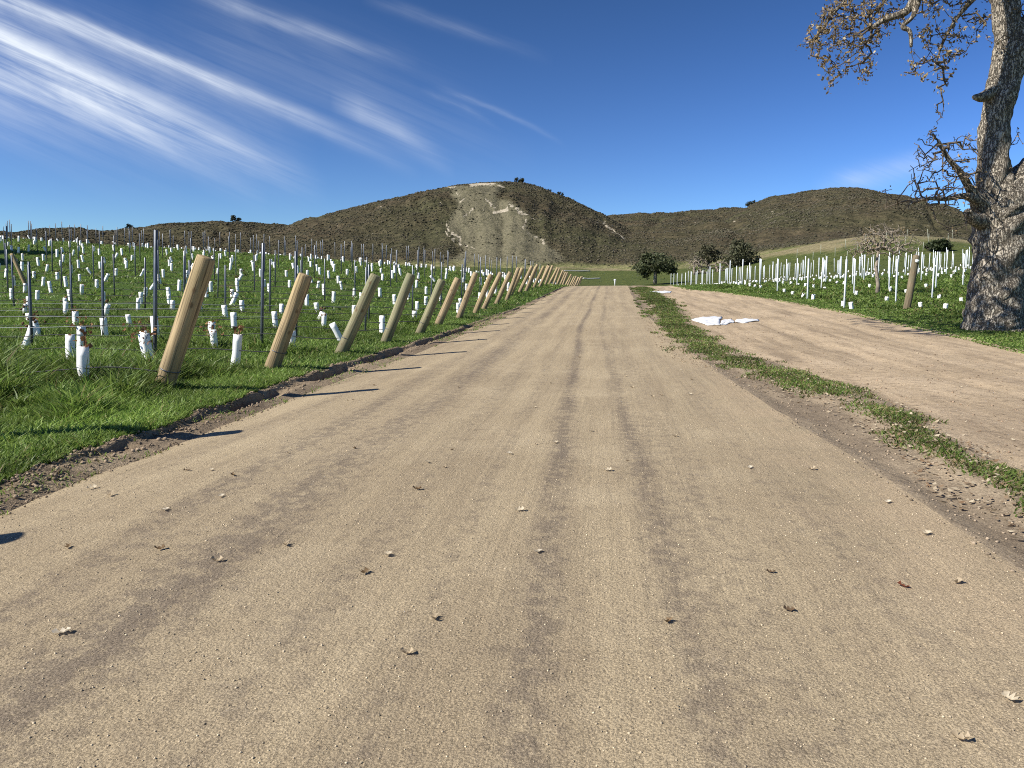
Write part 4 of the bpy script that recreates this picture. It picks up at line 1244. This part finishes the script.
# unseen oaks added beyond the left edge, placed to shade the vineyard corner
for q, (tx, ty) in enumerate([tuple(hit(px_, py_)[:2] - np.array([.849, .529]) * 8.2 * 1.28) for px_, py_ in ((-12, 261), (30, 252))]):
    tree('oak_tree', (tx, ty, float(H(tx, ty)) - .1), [(0, 0, 8.4, 2.5, 1.5), (1.4, 1, 7.6, 2.0, 1.2), (-1.6, .3, 8.0, 2.2, 1.4)], ['broad dark oak out of view beyond the upper left corner of the vineyard', 'second dark oak out of view, nearer than the broad one at left'][q], (.04, .05, .02), 3600, leaf=.34, trunk_r=.35, trunk_h=6.0)
for px, d, s, lab in ((519, 452, 7, 'dark rounded bush on the summit of the main hill'), (235, 622, 6, 'dark bush on the crest of the low left hill, beside pale earth'), (128, 622, 4, 'small dark bush on the saddle of the low left hill'), (752, 700, 6, 'dark tree at the step of the right ridge'), (560, 450, 4, 'small bush on the right shoulder of the main hill'), (549, 450, 3, 'lower small bush on the right shoulder of the main hill')):
    p = at_depth(px, 200, d); az = math.atan2(p[0], p[1]); best = None
    rr_ = np.linspace(d * .85, d * 1.25, 160); zz = hills_z(np.sin(az) * rr_, np.cos(az) * rr_); e = (zz - 1.6) / rr_; i = int(np.argmax(e))
    b = np.array([math.sin(az) * rr_[i], math.cos(az) * rr_[i], zz[i] - .3]); u = d / FPX * s * .5
    tree('hill_bush', b, [(0, 0, u * .9, u * 1.2, u * .8), (u * .9, 0, u * .6, u * .8, u * .6), (-u * .8, 0, u * .6, u * .8, u * .5)], lab, (.035, .04, .02), 500, leaf=u * .22, trunk_r=.2, trunk_h=u * .4, natt=12)

# ------------------------------------------------------------------ tarps, marker, pipes


def tarp(poly_px, label, seed, group='white plastic sheets on the verge', hump=.10, name='plastic_sheet'):
    G = np.array([hit(x, y, H)[:2] for x, y in poly_px]); c = G.mean(0); qr = np.random.default_rng(seed)
    mb = MB(); rings = 7; n = len(G) * 5
    B = np.array([G[int(i // 5)] * (1 - (i % 5) / 5) + G[(int(i // 5) + 1) % len(G)] * (i % 5) / 5 for i in range(n)])
    B = B + qr.normal(0, .018, B.shape) * [1, 1.6]
    V = []
    for k in range(rings):
        t = 1 - k / rings
        for i in range(n):
            q = c + (B[i] - c) * t; w = 1 - t
            z = float(H(q[0], q[1])) + .012 + hump * (w ** .5) * (.6 + .7 * float(fbm(np.array([q[0] * 3.0]), np.array([q[1] * 1.2]), 3, seed))) + .06 * abs(float(fbm(np.array([q[0] * 9.0]), np.array([q[1] * 4]), 2, seed + 1)))
            V.append((q[0], q[1], max(z, float(H(q[0], q[1])) + .006)))
    V.append((c[0], c[1], float(H(c[0], c[1])) + hump))
    Fc = []
    for k in range(rings - 1):
        for i in range(n): Fc.append((k * n + i, k * n + (i + 1) % n, (k + 1) * n + (i + 1) % n, (k + 1) * n + i))
    for i in range(n): Fc.append(((rings - 1) * n + i, (rings - 1) * n + (i + 1) % n, rings * n))
    mb.add(np.array(V), Fc); o = mb.build(name, M_TARP, smooth=True)
    sm = o.modifiers.new('thickness', 'SOLIDIFY'); sm.thickness = .01; sm.offset = 1
    return tag(o, label, 'sheet', group)


tarp([(691, 320), (703, 317.5), (722, 317), (719, 325.5), (708, 325.5)], 'largest crumpled white sheet, leftmost of three lying between road and track', 1, hump=.022)
tarp([(719, 325.5), (722, 320.5), (731, 319), (734.5, 322.5), (727, 325)], 'small crumpled white sheet in the middle of the three', 2, hump=.022)
tarp([(734.5, 322.5), (737, 320.2), (758, 319.5), (759, 321.5), (744, 323.5)], 'long flat white sheet pointing onto the track, rightmost of three', 3, hump=.022)
tarp([(650, 292.2), (660, 291.3), (672, 291.8), (670, 293.2), (660, 293.6)], 'distant white sheet on the grass strip near the road crest', 4, None, hump=.022)

p = hit(614, 286.4, H); p[1] = min(p[1], 74); p = np.array([(614 - 610) / 770 * 73, 73, float(H(.38, 73))])
mk = empty('road_marker', p, 'short white marker post with a square head at the crest of the road', 'marker')
mb = MB(); box(mb, (0, 0, .22), (.07, .07, .55)); mb.build('post', M_WSTAKE, mk)
mb = MB(); box(mb, (0, -.02, .52), (.20, .05, .13)); box(mb, (0, -.02, .60), (.16, .04, .03)); mb.build('head', M_WSTAKE, mk)
for (x0, x1, y, lab) in ((563, 590, 271.5, 'upper pale pipe lying across the green slope beyond the crest'), (583, 600, 279, 'lower and shorter pale pipe lying across the green slope')):
    a = hit(x0, y, H); b = hit(x1, y, H); t = np.linspace(0, 1, 14)
    Pp = a[None] + (b - a)[None] * t[:, None]; Pp[:, 2] = H(Pp[:, 0], Pp[:, 1]) + .16
    mb = MB(); tube(mb, Pp, np.full(14, .17), 10); tag(mb.build('pipe', M_PIPE, smooth=True), lab, 'pipe', 'pale pipes on the far slope')


# ------------------------------------------------------------------ sky, sun, camera
SUN_EL = math.radians(39.6)
sdir = np.array([-.85, -.53]); sdir /= np.linalg.norm(sdir)
L = bpy.data.lights.new('sun', 'SUN'); L.energy = 5.0; L.angle = math.radians(.53); L.color = (1.0, .95, .86)
lo = bpy.data.objects.new('sun', L); COL.objects.link(lo)
v = Vector((sdir[0] * math.cos(SUN_EL), sdir[1] * math.cos(SUN_EL), math.sin(SUN_EL)))
lo.rotation_euler = v.to_track_quat('Z', 'Y').to_euler(); lo.location = (0, 0, 40)

wd = bpy.data.worlds.new('World'); scene.world = wd; wd.use_nodes = True
n = NT(wd.node_tree)
sky = n.n('ShaderNodeTexSky', sky_type='NISHITA'); sky.sun_disc = False; sky.sun_elevation = SUN_EL
sky.sun_rotation = math.atan2(sdir[0], sdir[1]) % (2 * math.pi)
sky.altitude = 300; sky.air_density = 1.0; sky.dust_density = .25; sky.ozone_density = 3.0
tc = n.n('ShaderNodeTexCoord'); s = n.n('ShaderNodeSeparateXYZ'); n.l(tc.outputs['Generated'], s.inputs[0])
yy = n.m('MAXIMUM', s.outputs[1], .05)
u = n.m('DIVIDE', s.outputs[0], yy); vv = n.m('DIVIDE', s.outputs[2], yy)


def uv(px, py):
    d = ray(px, py); return d[0] / d[1], d[2] / d[1]


CIRRUS = [  # centre line in the photograph, half width px, strength
    ([(-120, -25), (0, 37), (94, 82), (187, 132), (250, 159), (306, 181)], 15, .72),
    ([(-120, -38), (0, 7), (94, 33), (187, 68), (269, 101), (325, 127), (394, 162)], 9, .66),
    ([(-100, 40), (0, 72), (125, 122), (187, 153), (250, 188)], 16, .50),
    ([(-200, 60), (0, 92), (90, 122), (170, 150)], 44, .34),
    ([(-60, 0), (60, 55), (180, 100), (300, 150)], 46, .28),
    ([(330, 98), (344, 106), (400, 130), (450, 164)], 12, .27),
    ([(180, -12), (206, 0), (281, 22), (375, 50), (410, 64)], 7, .28),
    ([(360, -2), (400, 11), (475, 34), (545, 58)], 6, .11),
    ([(430, 86), (450, 93), (500, 112), (560, 143)], 2.8, .17),
    ([(420, 88), (437, 95), (470, 110), (500, 129)], 3, .14),
    ([(150, 20), (300, 60), (420, 110), (520, 160)], 40, .10),
    ([(810, 190), (850, 181), (910, 166), (990, 150)], 11, .22),
]
fib = n.noise(n.vec(n.m('MULTIPLY', u, 2.2), n.m('MULTIPLY', n.m('ADD', vv, n.m('MULTIPLY', u, .44)), 48.)), 1.0, 8, .66, .5)
fib2 = n.noise(n.vec(n.m('MULTIPLY', u, 5.), n.m('MULTIPLY', n.m('ADD', vv, n.m('MULTIPLY', u, .5)), 13.)), 1.0, 5, .6, .8)
wob = n.m('MULTIPLY', n.m('SUBTRACT', n.noise(n.vec(n.m('MULTIPLY', u, 6.), n.m('MULTIPLY', vv, 14.)), 1.0, 3), .5), .018)
vw = n.m('ADD', vv, wob)
tot = None
for pts, hw, st in CIRRUS:
    q = np.array([uv(*p) for p in pts]); c = np.polyfit(q[:, 0], q[:, 1], 2 if len(q) > 3 else 1)
    if len(c) == 2: c = np.array([0, *c])
    cen = n.m('ADD', n.m('MULTIPLY', n.m('ADD', n.m('MULTIPLY', u, float(c[0])), float(c[1])), u), float(c[2]))
    g = gauss(n, n.m('SUBTRACT', vw, cen), 0.0, hw / FPX)
    ln = abs(q[-1, 0] - q[0, 0])
    win = n.m('MULTIPLY', n.rng(u, float(q[0, 0]), float(q[0, 0] + .25 * ln)), n.rng(u, float(q[-1, 0] + .05 * ln), float(q[-1, 0] - .42 * ln)))
    g = n.m('MULTIPLY', n.m('MULTIPLY', g, win), st)
    tot = g if tot is None else n.m('ADD', tot, g)
tot = n.m('MULTIPLY', tot, n.m('ADD', n.m('MULTIPLY', n.rng(fib, .34, .66), .82), n.m('MULTIPLY', n.rng(fib2, .3, .7), .55)), clamp=True)
hs = n.n('ShaderNodeHueSaturation'); n.l(sky.outputs[0], hs.inputs['Color']); hs.inputs['Saturation'].default_value = 1.3; hs.inputs['Value'].default_value = 1.0
sc_ = n.n('ShaderNodeSeparateColor'); n.l(hs.outputs[0], sc_.inputs[0]); cc_ = n.n('ShaderNodeCombineColor')
for ch, (a_, g_, mx_) in enumerate(((.79, 1.03, 9.0), (.49, 1.41, 9.0), (.216, 1.90, 9.0))):
    n.l(n.m('MULTIPLY', n.m('POWER', n.m('MINIMUM', sc_.outputs[ch], mx_), g_), a_), cc_.inputs[ch])
colr = n.mix(tot, cc_.outputs[0], (6.9, 7.5, 8.4))
bg = n.n('ShaderNodeBackground'); n.l(colr, bg.inputs[0]); bg.inputs[1].default_value = .079
wo = n.n('ShaderNodeOutputWorld'); n.l(bg.outputs[0], wo.inputs[0])

cam = bpy.data.cameras.new('camera'); co = bpy.data.objects.new('camera', cam); COL.objects.link(co)
co.location = CAM; co.rotation_euler = (math.pi / 2 - PITCH, 0, YAW)
cam.sensor_fit = 'HORIZONTAL'; cam.sensor_width = 36; cam.lens = 36 * FPX / W; cam.clip_start = .05; cam.clip_end = 4000
scene.camera = co
vs = scene.view_settings
scene.display_settings.display_device = 'sRGB'
vs.view_transform = 'Standard'; vs.look = 'None'; vs.gamma = 1; vs.exposure = 0.65; vs.use_curve_mapping = False
scene.cycles.max_bounces = 6; scene.cycles.use_denoising = False; scene.cycles.pixel_filter_type = 'BLACKMAN_HARRIS'; scene.cycles.filter_width = 1.05; scene.cycles.sample_clamp_indirect = 6
